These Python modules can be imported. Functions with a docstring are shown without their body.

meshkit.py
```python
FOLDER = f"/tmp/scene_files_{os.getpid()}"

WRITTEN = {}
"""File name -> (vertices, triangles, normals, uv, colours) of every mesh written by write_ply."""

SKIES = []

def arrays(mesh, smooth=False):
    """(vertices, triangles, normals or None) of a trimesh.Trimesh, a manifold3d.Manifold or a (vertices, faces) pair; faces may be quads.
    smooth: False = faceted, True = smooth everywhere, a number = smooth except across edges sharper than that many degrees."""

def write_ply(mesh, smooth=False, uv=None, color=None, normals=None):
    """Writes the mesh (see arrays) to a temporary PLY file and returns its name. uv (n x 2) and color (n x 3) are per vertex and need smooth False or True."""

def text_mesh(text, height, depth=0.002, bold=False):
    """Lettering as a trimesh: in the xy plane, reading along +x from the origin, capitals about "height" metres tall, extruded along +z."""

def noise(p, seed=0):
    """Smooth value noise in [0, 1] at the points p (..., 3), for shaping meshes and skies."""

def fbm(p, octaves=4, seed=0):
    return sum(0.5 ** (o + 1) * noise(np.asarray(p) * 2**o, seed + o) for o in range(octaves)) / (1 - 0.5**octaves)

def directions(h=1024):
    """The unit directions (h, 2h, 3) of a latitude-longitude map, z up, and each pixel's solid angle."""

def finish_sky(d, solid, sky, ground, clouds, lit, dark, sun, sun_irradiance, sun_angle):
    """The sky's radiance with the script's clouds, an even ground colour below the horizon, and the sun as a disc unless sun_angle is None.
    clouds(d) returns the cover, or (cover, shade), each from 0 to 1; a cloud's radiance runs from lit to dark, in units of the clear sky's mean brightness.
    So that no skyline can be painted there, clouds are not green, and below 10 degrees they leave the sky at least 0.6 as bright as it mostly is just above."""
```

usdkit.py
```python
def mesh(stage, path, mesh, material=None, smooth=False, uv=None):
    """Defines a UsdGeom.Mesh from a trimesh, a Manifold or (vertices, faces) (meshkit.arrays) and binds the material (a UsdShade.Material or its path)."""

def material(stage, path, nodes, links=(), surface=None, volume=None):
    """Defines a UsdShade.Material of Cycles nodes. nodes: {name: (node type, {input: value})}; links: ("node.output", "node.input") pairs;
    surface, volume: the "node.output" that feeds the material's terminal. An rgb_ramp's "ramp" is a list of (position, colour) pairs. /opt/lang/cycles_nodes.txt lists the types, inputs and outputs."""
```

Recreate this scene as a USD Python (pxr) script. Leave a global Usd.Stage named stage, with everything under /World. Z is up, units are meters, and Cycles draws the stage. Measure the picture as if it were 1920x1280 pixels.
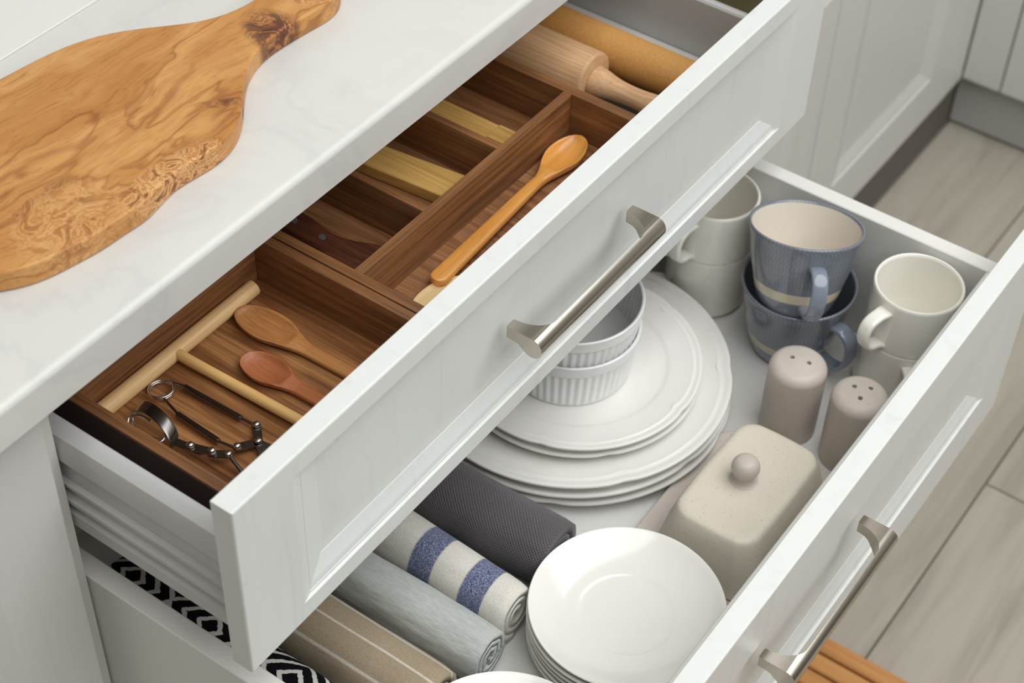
import math, random
import numpy as np, trimesh, usdkit
import manifold3d as m3
from meshkit import fbm, noise
from shapely.geometry import Polygon, LineString
from pxr import Usd, UsdGeom, UsdLux, UsdShade, Gf, Sdf

stage = Usd.Stage.CreateInMemory()
UsdGeom.SetStageUpAxis(stage, UsdGeom.Tokens.z)
UsdGeom.SetStageMetersPerUnit(stage, 1.0)
world = UsdGeom.Xform.Define(stage, '/World'); stage.SetDefaultPrim(world.GetPrim())
UsdGeom.Scope.Define(stage, '/World/Looks')
DZ = 0.74                     # design heights are measured from the lower edge of the upper drawer front; the floor is 0.74 below it
rng = np.random.default_rng(7); random.seed(7)

# ------------------------------------------------------------------ camera, light, exposure
CAM = np.array([-0.47689, -0.52757, 1.02298 + DZ])
RIGHT = np.array([0.5805, -0.8138, 0.0274]); DOWN = np.array([-0.5633, -0.4256, -0.7082]); FWD = np.array([0.588, 0.3957, -0.7055])
cam = UsdGeom.Camera.Define(stage, '/World/camera')
M = Gf.Matrix4d(*[float(v) for row in (np.r_[RIGHT, 0], np.r_[-DOWN, 0], np.r_[-FWD, 0], np.r_[CAM, 1]) for v in row])
cam.AddTransformOp().Set(M)
cam.CreateHorizontalApertureAttr(36.0); cam.CreateVerticalApertureAttr(24.0)
cam.CreateFocalLengthAttr(3257.0 / 1920 * 36); cam.CreateClippingRangeAttr(Gf.Vec2f(0.05, 50))
cam.CreateFStopAttr(8.0); cam.CreateFocusDistanceAttr(1.36)
cam.CreateExposureAttr(0.63)

def rect_light(name, loc, target, w, h, power, color):
    l = UsdLux.RectLight.Define(stage, '/World/' + name)
    z = np.array(loc, float) - np.array(target, float); z /= np.linalg.norm(z)
    x = np.cross([0, 1, 0] if abs(z[2]) > .9 else [0, 0, 1], z); x /= np.linalg.norm(x); y = np.cross(z, x)
    l.AddTransformOp().Set(Gf.Matrix4d(*[float(v) for row in (np.r_[x, 0], np.r_[y, 0], np.r_[z, 0], np.r_[np.array(loc, float), 1]) for v in row]))
    l.CreateWidthAttr(w); l.CreateHeightAttr(h); l.CreateIntensityAttr(power); l.CreateColorAttr(Gf.Vec3f(*color))
    return l
rect_light('ceiling_panel_light', (0.55, -1.50, 2.62), (0.55, -1.50, 0.0), 2.7, 2.9, 2.15, (0.985, 0.995, 1.005))

# ------------------------------------------------------------------ prims
used = {}
LOC = {}
def numbered(parent, name):
    k = (str(parent), name); n = used.get(k, 0); used[k] = n + 1
    return name if n == 0 else f'{name}_{n:03d}'
def tag(p, label=None, cat=None, group=None, kind=None):
    for k, v in (('label', label), ('category', cat), ('group', group), ('kind', kind)):
        if v: p.SetCustomDataByKey(k, v)
    return p
def thing(name, label, cat, loc=(0, 0, 0), rot=(0, 0, 0), group=None, kind=None):
    path = '/World/' + numbered('/World', name)
    x = UsdGeom.Xform.Define(stage, path)
    x.AddTranslateOp().Set(Gf.Vec3d(loc[0], loc[1], loc[2] + DZ))
    if any(rot): x.AddRotateXYZOp().Set(Gf.Vec3f(*map(float, rot)))
    LOC[path] = np.array(loc, float)
    return tag(x.GetPrim(), label, cat, group, kind)
def tm(mesh):
    if isinstance(mesh, m3.Manifold):
        k = mesh.to_mesh(); return trimesh.Trimesh(np.array(k.vert_properties[:, :3]), np.array(k.tri_verts), process=False)
    return mesh
def part(parent, name, mesh, mat, smooth=30, label=None, ab=False, uv=None, kind=None):
    """one Mesh under parent; ab: the vertices are in design space, not in the thing's own"""
    path = f'{parent.GetPath()}/' + numbered(parent.GetPath(), name)
    mesh = tm(mesh)
    if ab:
        root = '/'.join(str(parent.GetPath()).split('/')[:3])
        mesh = trimesh.Trimesh(mesh.vertices - LOC[root], mesh.faces, process=False)
    p = usdkit.mesh(stage, path, mesh, MAT[mat], smooth=smooth, uv=uv).GetPrim()
    return tag(p, label, None, None, kind)
def dup(src, loc, rot=(0, 0, 0), label=None, group=None):
    c = src.GetCustomData(); name = src.GetName().rsplit('_', 1)
    base = src.GetName() if not name[-1].isdigit() else name[0]
    r = thing(base, label or c.get('label'), c.get('category'), loc, rot, group or c.get('group'))
    inner = UsdGeom.Xform(r)
    inner.ClearXformOpOrder()
    for op in ('xformOp:translate', 'xformOp:rotateXYZ'):
        if r.HasAttribute(op): r.RemoveProperty(op)
    r.GetReferences().AddInternalReference(src.GetPath()); r.SetInstanceable(True)
    x = UsdGeom.Xformable(r); x.ClearXformOpOrder()
    t = r.CreateAttribute('xformOp:translate', Sdf.ValueTypeNames.Double3); t.Set(Gf.Vec3d(loc[0], loc[1], loc[2] + DZ))
    q = r.CreateAttribute('xformOp:rotateXYZ', Sdf.ValueTypeNames.Float3); q.Set(Gf.Vec3f(*map(float, rot)))
    r.GetAttribute('xformOpOrder').Set(['xformOp:translate', 'xformOp:rotateXYZ']) if r.GetAttribute('xformOpOrder') else x.SetXformOpOrder([])
    return r

# ------------------------------------------------------------------ mesh helpers
def box(x0, x1, y0, y1, z0, z1, c=0.0008):
    """box with small chamfered edges"""
    c = min(c, .3 * min(x1 - x0, y1 - y0, z1 - z0))
    p = []
    for sx, X in ((1, x0), (-1, x1)):
        for sy, Y in ((1, y0), (-1, y1)):
            for sz, Z in ((1, z0), (-1, z1)):
                p += [(X + sx * c, Y + sy * c, Z), (X + sx * c, Y, Z + sz * c), (X, Y + sy * c, Z + sz * c)]
    return m3.Manifold.hull_points(np.array(p, float))
def rbox(x0, x1, y0, y1, z0, z1, r, n=16):
    s = m3.Manifold.sphere(r, n)
    return m3.Manifold.batch_hull([s.translate((x, y, z)) for x in (x0 + r, x1 - r) for y in (y0 + r, y1 - r) for z in (z0 + r, z1 - r)])
def move(m, d):
    m = tm(m).copy(); m.vertices = m.vertices + np.array(d, float); return m
def cat(*ms): return trimesh.util.concatenate([tm(m) for m in ms])
def lathe(profile, n=96, mod=None, closed_axis=True):
    """revolve (r, z) points; mod(theta, r, z) -> factor on r. Returns mesh and uv (turn, length)"""
    pr = np.array(profile, float); k = len(pr)
    th = np.linspace(0, 2 * np.pi, n + 1)
    rr = np.repeat(pr[:, 0][:, None], n + 1, 1); zz = np.repeat(pr[:, 1][:, None], n + 1, 1)
    if mod is not None: rr = rr * mod(th[None, :], pr[:, 0][:, None], pr[:, 1][:, None])
    v = np.stack([rr * np.cos(th), rr * np.sin(th), zz], -1).reshape(-1, 3)
    v[:, 0:2][np.abs(v[:, 0:2]) < 1e-9] = 0
    ln = np.r_[0, np.cumsum(np.hypot(*np.diff(pr, axis=0).T))]
    uv = np.stack([np.repeat((th / (2 * np.pi))[None], k, 0), np.repeat(ln[:, None], n + 1, 1)], -1).reshape(-1, 2)
    i, j = np.meshgrid(np.arange(k - 1), np.arange(n), indexing='ij')
    a, b, c, d = i * (n + 1) + j, i * (n + 1) + j + 1, (i + 1) * (n + 1) + j + 1, (i + 1) * (n + 1) + j
    f = np.vstack([np.stack([a, b, c], -1).reshape(-1, 3), np.stack([a, c, d], -1).reshape(-1, 3)])
    m = trimesh.Trimesh(v, f, process=False)
    ar = m.area_faces; m = trimesh.Trimesh(v, f[ar > 1e-14], process=False)
    return m, uv
def lathe_m(profile, n=96, mod=None):
    m, _ = lathe(profile, n, mod)
    m = trimesh.Trimesh(m.vertices, m.faces, process=True); m.update_faces(m.nondegenerate_faces()); m.remove_unreferenced_vertices(); return m
def smooth_curve(pts, n=80, closed=False):
    from scipy.interpolate import CubicSpline
    p = np.array(pts, float)
    if closed: p = np.vstack([p, p[:1]])
    t = np.r_[0, np.cumsum(np.linalg.norm(np.diff(p, axis=0), axis=1))]
    cs = CubicSpline(t, p, bc_type='periodic' if closed else 'natural')
    q = cs(np.linspace(0, t[-1], n + (1 if closed else 0)))
    return q[:-1] if closed else q
def tube(path, r, sides=12, caps=True):
    p = np.asarray(path, float); n = len(p); r = np.broadcast_to(r, (n,))
    t = np.gradient(p, axis=0); t /= np.linalg.norm(t, axis=1, keepdims=True) + 1e-12
    a = np.cross(t[0], [0, 0, 1.0] if abs(t[0][2]) < .9 else [1.0, 0, 0]); a /= np.linalg.norm(a)
    A = []
    for k in range(n):
        a = a - t[k] * (a @ t[k]); a /= np.linalg.norm(a); A.append(a)
    A = np.array(A); B = np.cross(t, A); ang = np.arange(sides) * 2 * np.pi / sides
    v = (p[:, None] + r[:, None, None] * (np.cos(ang)[None, :, None] * A[:, None] + np.sin(ang)[None, :, None] * B[:, None])).reshape(-1, 3)
    f = []
    for k in range(n - 1):
        for j in range(sides):
            q = (k * sides + j, k * sides + (j + 1) % sides, (k + 1) * sides + (j + 1) % sides, (k + 1) * sides + j)
            f += [(q[0], q[1], q[2]), (q[0], q[2], q[3])]
    if caps:
        v = np.vstack([v, p[0], p[-1]]); c0, c1 = len(v) - 2, len(v) - 1
        for j in range(sides):
            f += [(c0, (j + 1) % sides, j), (c1, (n - 1) * sides + j, (n - 1) * sides + (j + 1) % sides)]
    return trimesh.Trimesh(v, np.array(f), process=False)
def strap(path, w, hw, ht, n=20, e=2.6):
    """ribbon-like handle: superellipse section, half width hw along the constant direction w, half thickness ht"""
    p = np.asarray(path, float); w = np.array(w, float); w /= np.linalg.norm(w)
    t = np.gradient(p, axis=0); t /= np.linalg.norm(t, axis=1, keepdims=True)
    nn = np.cross(t, w); nn /= np.linalg.norm(nn, axis=1, keepdims=True)
    ang = np.arange(n) * 2 * np.pi / n
    cx = np.sign(np.cos(ang)) * np.abs(np.cos(ang)) ** (2 / e); cy = np.sign(np.sin(ang)) * np.abs(np.sin(ang)) ** (2 / e)
    hw = np.broadcast_to(hw, (len(p),)); ht = np.broadcast_to(ht, (len(p),))
    v = (p[:, None] + hw[:, None, None] * cx[None, :, None] * w + ht[:, None, None] * cy[None, :, None] * nn[:, None]).reshape(-1, 3)
    f = []
    for k in range(len(p) - 1):
        for j in range(n):
            q = (k * n + j, k * n + (j + 1) % n, (k + 1) * n + (j + 1) % n, (k + 1) * n + j)
            f += [(q[0], q[1], q[2]), (q[0], q[2], q[3])]
    v = np.vstack([v, p[0], p[-1]]); c0, c1 = len(v) - 2, len(v) - 1
    for j in range(n):
        f += [(c0, (j + 1) % n, j), (c1, (len(p) - 1) * n + j, (len(p) - 1) * n + (j + 1) % n)]
    m = trimesh.Trimesh(v, np.array(f), process=False); m.fix_normals(); return m
def prism(poly, z0, z1, bev=0.0, steps=4):
    """extrude a shapely polygon upward with rounded upper and lower edges"""
    poly = Polygon(poly) if not hasattr(poly, 'exterior') else poly
    if bev <= 0:
        m = trimesh.creation.extrude_polygon(poly, z1 - z0, engine='earcut'); m.apply_translation((0, 0, z0)); return m
    ext = np.array(poly.exterior.coords)[:-1]
    if Polygon(ext).exterior.is_ccw is False: ext = ext[::-1]
    d = np.roll(ext, -1, 0) - np.roll(ext, 1, 0); nrm = np.stack([d[:, 1], -d[:, 0]], -1); nrm /= np.linalg.norm(nrm, axis=1, keepdims=True)
    rings = []
    for s in range(steps + 1):
        a = s / steps * np.pi / 2; rings.append((bev * (1 - math.sin(a)), z0 + bev * (1 - math.cos(a))))
    for s in range(steps + 1):
        a = s / steps * np.pi / 2; rings.append((bev * (1 - math.cos(a)), z1 - bev * (1 - math.sin(a))))
    n = len(ext)
    v = np.vstack([np.c_[ext - nrm * i, np.full(n, z)] for i, z in rings]); f = []
    for k in range(len(rings) - 1):
        for j in range(n):
            q = (k * n + j, k * n + (j + 1) % n, (k + 1) * n + (j + 1) % n, (k + 1) * n + j)
            f += [(q[0], q[1], q[2]), (q[0], q[2], q[3])]
    import mapbox_earcut as me
    for base, flip in ((0, True), ((len(rings) - 1) * n, False)):
        pts = v[base:base + n, :2]
        try: tri = np.array(me.triangulate_float64(pts, np.array([n], np.uint32))).reshape(-1, 3)
        except Exception: tri = np.array([(0, k, k + 1) for k in range(1, n - 1)])
        f += [tuple(base + (t[::-1] if flip else t)) for t in tri]
    return trimesh.Trimesh(v, np.array(f), process=False)
def rings_mesh(rings, cap0=True, cap1=True):
    """loft of rings with equal point counts"""
    n = len(rings[0]); v = np.vstack(rings); f = []
    for k in range(len(rings) - 1):
        for j in range(n):
            q = (k * n + j, k * n + (j + 1) % n, (k + 1) * n + (j + 1) % n, (k + 1) * n + j)
            f += [(q[0], q[1], q[2]), (q[0], q[2], q[3])]
    L = len(rings)
    if cap0: v = np.vstack([v, np.mean(rings[0], 0)]); f += [(len(v) - 1, (j + 1) % n, j) for j in range(n)]
    if cap1: v = np.vstack([v, np.mean(rings[-1], 0)]); f += [(len(v) - 1, (L - 1) * n + j, (L - 1) * n + (j + 1) % n) for j in range(n)]
    m = trimesh.Trimesh(v, np.array(f), process=False); m.fix_normals(); return m
def front_mesh(w, h, t, ix, iz, mold=0.031):
    """drawer front or door in the xz plane, face at y=0, back at y=t: a frame, a stepped moulding and a sunk panel"""
    k = mold / 0.031
    flat = [(0, 0, t), (0, 0, .0015), (.0006, .0006, .0004), (.0015, .0015, 0), (ix, iz, 0), (ix + .0006 * k, iz + .0006 * k, .0024), (ix + .0028 * k, iz + .0028 * k, .0024),
            (ix + .0033 * k, iz + .0033 * k, .0036), (ix + .0043 * k, iz + .0043 * k, .0036), (ix + .0046 * k, iz + .0046 * k, .0026), (ix + .009 * k, iz + .009 * k, .0034), (ix + .016 * k, iz + .016 * k, .0058),
            (ix + .0225 * k, iz + .0225 * k, .0078), (ix + .0232 * k, iz + .0232 * k, .0083), (ix + .031 * k, iz + .031 * k, .0088)]
    rings = []
    for q, (a, b, y) in enumerate(flat):          # the moulding is bold along the lower rail and soft along the stiles and the upper rail
        side, up = (a, b) if q < 5 else (ix + 3.6 * k * max(y, .0003 * q), iz + .0004 * (q - 4))
        rings.append(np.array([(side, y, b), (w - side, y, b), (w - side, y, h - up), (side, y, h - up)]))
    return rings_mesh(rings)

# ------------------------------------------------------------------ materials
MAT = {}
def mat(name, nodes, links, surface='p.BSDF'):
    MAT[name] = usdkit.material(stage, '/World/Looks/' + name, nodes, links, surface=surface)
def plain(name, col, rough=.5, metal=0., spec=.5, noise_amt=.0, nscale=20, coat=0., bump=0.):
    nodes = {'p': ('principled_bsdf', {'base_color': col, 'roughness': rough, 'metallic': metal, 'specular_ior_level': spec, 'coat_weight': coat, 'coat_roughness': .08})}
    links = []
    if noise_amt or bump:
        nodes['tc'] = ('texture_coordinate', {}); nodes['n'] = ('noise_texture', {'scale': nscale, 'detail': 5.})
        links += [('tc.object', 'n.vector')]
        if noise_amt:
            lo = tuple(c * (1 - noise_amt) for c in col); hi = tuple(min(1, c * (1 + noise_amt)) for c in col)
            nodes['r'] = ('rgb_ramp', {'ramp': [(.3, lo), (.7, hi)]}); links += [('n.fac', 'r.fac'), ('r.color', 'p.base_color')]
        if bump:
            nodes['b'] = ('bump', {'strength': .4, 'distance': bump}); links += [('n.fac', 'b.height'), ('b.normal', 'p.normal')]
    mat(name, nodes, links)
def wood(name, cols, axis='x', width=.012, length=.25, rough=.42, fibre=.35, bump=.0002, coat=0., dist=.6, spec=.5, rot=0.):
    """stretched-noise timber: streaks run along axis; width and length are the size of a streak in metres"""
    s = {'x': (1 / length, 1 / width, 1 / width), 'y': (1 / width, 1 / length, 1 / width), 'z': (1 / width, 1 / width, 1 / length)}[axis]
    f = {'x': (12, 900, 900), 'y': (900, 12, 900), 'z': (900, 900, 12)}[axis]
    dark = tuple(c * (1 - fibre) for c in (1, 1, 1))
    mat(name, {
        'tc': ('texture_coordinate', {}), 'm': ('mapping', {'scale': s, 'rotation': (0, 0, rot)}), 'n': ('noise_texture', {'scale': 1., 'detail': 4., 'roughness': .6, 'distortion': dist}),
        'r': ('rgb_ramp', {'ramp': list(zip(np.linspace(.28, .72, len(cols)), cols))}),
        'm2': ('mapping', {'scale': f, 'rotation': (0, 0, rot)}), 'n2': ('noise_texture', {'scale': 1., 'detail': 3., 'roughness': .6}),
        'r2': ('rgb_ramp', {'ramp': [(.38, dark), (.58, (1, 1, 1))]}), 'mx': ('mix_color', {'blend_type': 'multiply', 'fac': 1.}),
        'b': ('bump', {'strength': .35, 'distance': bump}),
        'p': ('principled_bsdf', {'roughness': rough, 'coat_weight': coat, 'coat_roughness': .12, 'specular_ior_level': spec})},
        [('tc.object', 'm.vector'), ('m.vector', 'n.vector'), ('n.fac', 'r.fac'), ('tc.object', 'm2.vector'), ('m2.vector', 'n2.vector'), ('n2.fac', 'r2.fac'),
         ('r.color', 'mx.a'), ('r2.color', 'mx.b'), ('mx.result', 'p.base_color'), ('n2.fac', 'b.height'), ('b.normal', 'p.normal')])
def grained_white(name, col, axis='z'):
    """painted white with an embossed pale grain"""
    st = {'z': (55, 55, 5.), 'x': (5., 55, 55)}[axis]; ft = {'z': (700, 700, 25), 'x': (25, 700, 700)}[axis]
    mat(name, {
        'tc': ('texture_coordinate', {}), 'm': ('mapping', {'scale': st}), 'n': ('noise_texture', {'scale': 1., 'detail': 5., 'roughness': .6, 'distortion': .8}),
        'r': ('rgb_ramp', {'ramp': [(.30, tuple(c * .93 for c in col)), (.40, tuple(c * .985 for c in col)), (.55, col), (.8, col)]}),
        'm2': ('mapping', {'scale': ft}), 'n2': ('noise_texture', {'scale': 1., 'detail': 3.}), 'b': ('bump', {'strength': .25, 'distance': .0002}),
        'p': ('principled_bsdf', {'roughness': .42, 'specular_ior_level': .4})},
        [('tc.object', 'm.vector'), ('m.vector', 'n.vector'), ('n.fac', 'r.fac'), ('r.color', 'p.base_color'), ('tc.object', 'm2.vector'), ('m2.vector', 'n2.vector'), ('n2.fac', 'b.height'), ('b.normal', 'p.normal')])
def speckled(name, col, spot, rough=.5, dens=.30):
    mat(name, {
        'tc': ('texture_coordinate', {}), 'v': ('voronoi_texture', {'scale': 520.}), 'r': ('rgb_ramp', {'ramp': [(0, (1, 1, 1)), (dens * .55, (1, 1, 1)), (dens * .8, (0, 0, 0)), (1, (0, 0, 0))]}),
        'n3': ('noise_texture', {'scale': 260., 'detail': 2.}), 'r3': ('rgb_ramp', {'ramp': [(.56, (0, 0, 0)), (.64, (1, 1, 1))]}), 'mm': ('mix_color', {'blend_type': 'multiply', 'fac': 1.}),
        'n': ('noise_texture', {'scale': 25., 'detail': 4.}), 'rc': ('rgb_ramp', {'ramp': [(.3, tuple(c * .94 for c in col)), (.7, col)]}),
        'mx': ('mix_color', {'b': spot}), 'p': ('principled_bsdf', {'roughness': rough})},
        [('tc.object', 'v.vector'), ('v.distance', 'r.fac'), ('tc.object', 'n3.vector'), ('n3.fac', 'r3.fac'), ('r.color', 'mm.a'), ('r3.color', 'mm.b'), ('tc.object', 'n.vector'), ('n.fac', 'rc.fac'), ('rc.color', 'mx.a'), ('mm.result', 'mx.fac'), ('mx.result', 'p.base_color')])
def sr(r, g, b):
    return tuple(((c / 255) / 12.92 if c / 255 <= .04045 else ((c / 255 + .055) / 1.055) ** 2.4) for c in (r, g, b))

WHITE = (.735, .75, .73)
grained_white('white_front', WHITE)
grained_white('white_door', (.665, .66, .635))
plain('white_melamine', (.77, .765, .73), .4)
plain('drawer_metal', (.54, .54, .53), .35, 0.0)
plain('drawer_lining', (.72, .715, .69), .45)
plain('carcass', (.68, .67, .63), .5)
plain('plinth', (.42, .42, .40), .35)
plain('plinth_dark', (.13, .115, .10), .6)  # plinth colour with the shadow under the doors painted in
plain('nickel', (.56, .51, .44), .21, 1.0)
plain('steel', (.62, .60, .57), .16, 1.0)
plain('steel_dark', (.22, .21, .20), .25, 1.0)
plain('porcelain', (.90, .89, .835), .17, spec=.55, coat=.4)
plain('porcelain_plate', (.81, .80, .76), .22, spec=.5, coat=.2)
plain('porcelain_mug', (.90, .875, .795), .16, spec=.55, coat=.4)
plain('ramekin_white', (.82, .82, .82), .22, spec=.5, coat=.3)
plain('black_mesh', (.02, .018, .016), .8, nscale=900, bump=.001)
plain('hole_dark', (.03, .02, .015), .9)
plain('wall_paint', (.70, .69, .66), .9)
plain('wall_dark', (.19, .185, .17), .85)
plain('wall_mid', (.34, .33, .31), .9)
plain('ceiling_paint', (.80, .80, .78), .95)
plain('niche_wood', (.13, .11, .055), .5, noise_amt=.25, nscale=8)
plain('gloss_panel', (.80, .785, .755), .30)
plain('rivet_grey', (.35, .37, .38), .35, .8)
wood('walnut_x', [sr(98, 62, 37), sr(148, 100, 62), sr(176, 126, 82)], 'x', .010, .22)
wood('walnut_y', [sr(98, 62, 37), sr(148, 100, 62), sr(176, 126, 82)], 'y', .010, .22)
wood('walnut_floor', [sr(88, 52, 28), sr(142, 92, 54), sr(180, 128, 80), sr(128, 80, 46)], 'y', .016, .30)
wood('walnut_edge_x', [sr(120, 80, 48), sr(160, 112, 72)], 'x', .01, .2)
wood('walnut_edge_y', [sr(120, 80, 48), sr(160, 112, 72)], 'y', .01, .2)
wood('walnut_floor_b', [sr(120, 78, 48), sr(158, 110, 72), sr(178, 132, 92)], 'y', .009, .12)
wood('pale_dowel', [sr(224, 182, 126), sr(238, 200, 146)], 'x', .006, .2, fibre=.12)
wood('pale_stick', [sr(222, 174, 106), sr(236, 194, 128)], 'y', .006, .2, fibre=.1)
wood('bamboo', [sr(190, 142, 72), sr(224, 178, 102), sr(236, 194, 120)], 'y', .006, .15, fibre=.18)
wood('spoon_tan', [sr(176, 116, 66), sr(200, 142, 84)], 'y', .004, .1, fibre=.2)
wood('spoon_red', [sr(164, 96, 58), sr(188, 118, 74)], 'y', .006, .1, fibre=.12)
wood('spoon_orange', [sr(222, 148, 66), sr(240, 170, 84), sr(246, 180, 96)], 'x', .012, .12, fibre=.06, rough=.3, coat=.25)
wood('pale_spoon', [sr(232, 196, 140), sr(240, 208, 154)], 'x', .006, .1, fibre=.06)
wood('dark_handle', [sr(66, 36, 24), sr(104, 60, 40)], 'y', .006, .05, fibre=.4, rough=.4)
wood('beech', [sr(214, 168, 122), sr(236, 194, 150)], 'y', .008, .10, fibre=.26)
wood('beech_end', [sr(186, 150, 116), sr(204, 168, 134)], 'x', .004, .08, fibre=.15)
wood('mat_slat', [sr(176, 116, 60), sr(206, 146, 84), sr(216, 158, 96)], 'y', .02, .2, fibre=.12)
plain('kraft', sr(206, 152, 84), .6, noise_amt=.10, nscale=420)
speckled('stoneware_grey', sr(200, 190, 180), sr(150, 130, 116), .42)
speckled('stoneware_cream', sr(222, 214, 198), sr(140, 112, 86), .42)

plain('dark_veneer', sr(52, 32, 24), .6)  # painted shade for the tray side facing the narrow gap
# marble-look worktop
mat('marble', {
    'tc': ('texture_coordinate', {}), 'w': ('noise_texture', {'scale': 5., 'detail': 4.}), 'ad': ('mix_color', {'blend_type': 'add', 'fac': .2, 'use_clamp_result': False}),
    'n': ('noise_texture', {'scale': 5., 'detail': 8., 'roughness': .55, 'distortion': 1.2}),
    'r': ('rgb_ramp', {'ramp': [(.30, (.69, .69, .66)), (.47, (.69, .69, .66)), (.497, (.655, .655, .635)), (.52, (.685, .685, .655)), (.60, (.715, .715, .68)), (.8, (.70, .70, .665))]}),
    'p': ('principled_bsdf', {'roughness': .38})},
    [('tc.object', 'w.vector'), ('tc.object', 'ad.a'), ('w.color', 'ad.b'), ('ad.result', 'n.vector'), ('n.fac', 'r.fac'), ('r.color', 'p.base_color')])
# grey oak-look floor
wood('floor_plank', [sr(152, 145, 132), sr(174, 167, 153), sr(186, 180, 166)], 'x', .05, .5, rough=.5, fibre=.06, bump=.0001)
wood('floor_plank_b', [sr(157, 150, 137), sr(178, 171, 157), sr(184, 178, 164)], 'x', .04, .4, rough=.5, fibre=.06, bump=.0001)
plain('grout', sr(120, 112, 100), .8)

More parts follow.
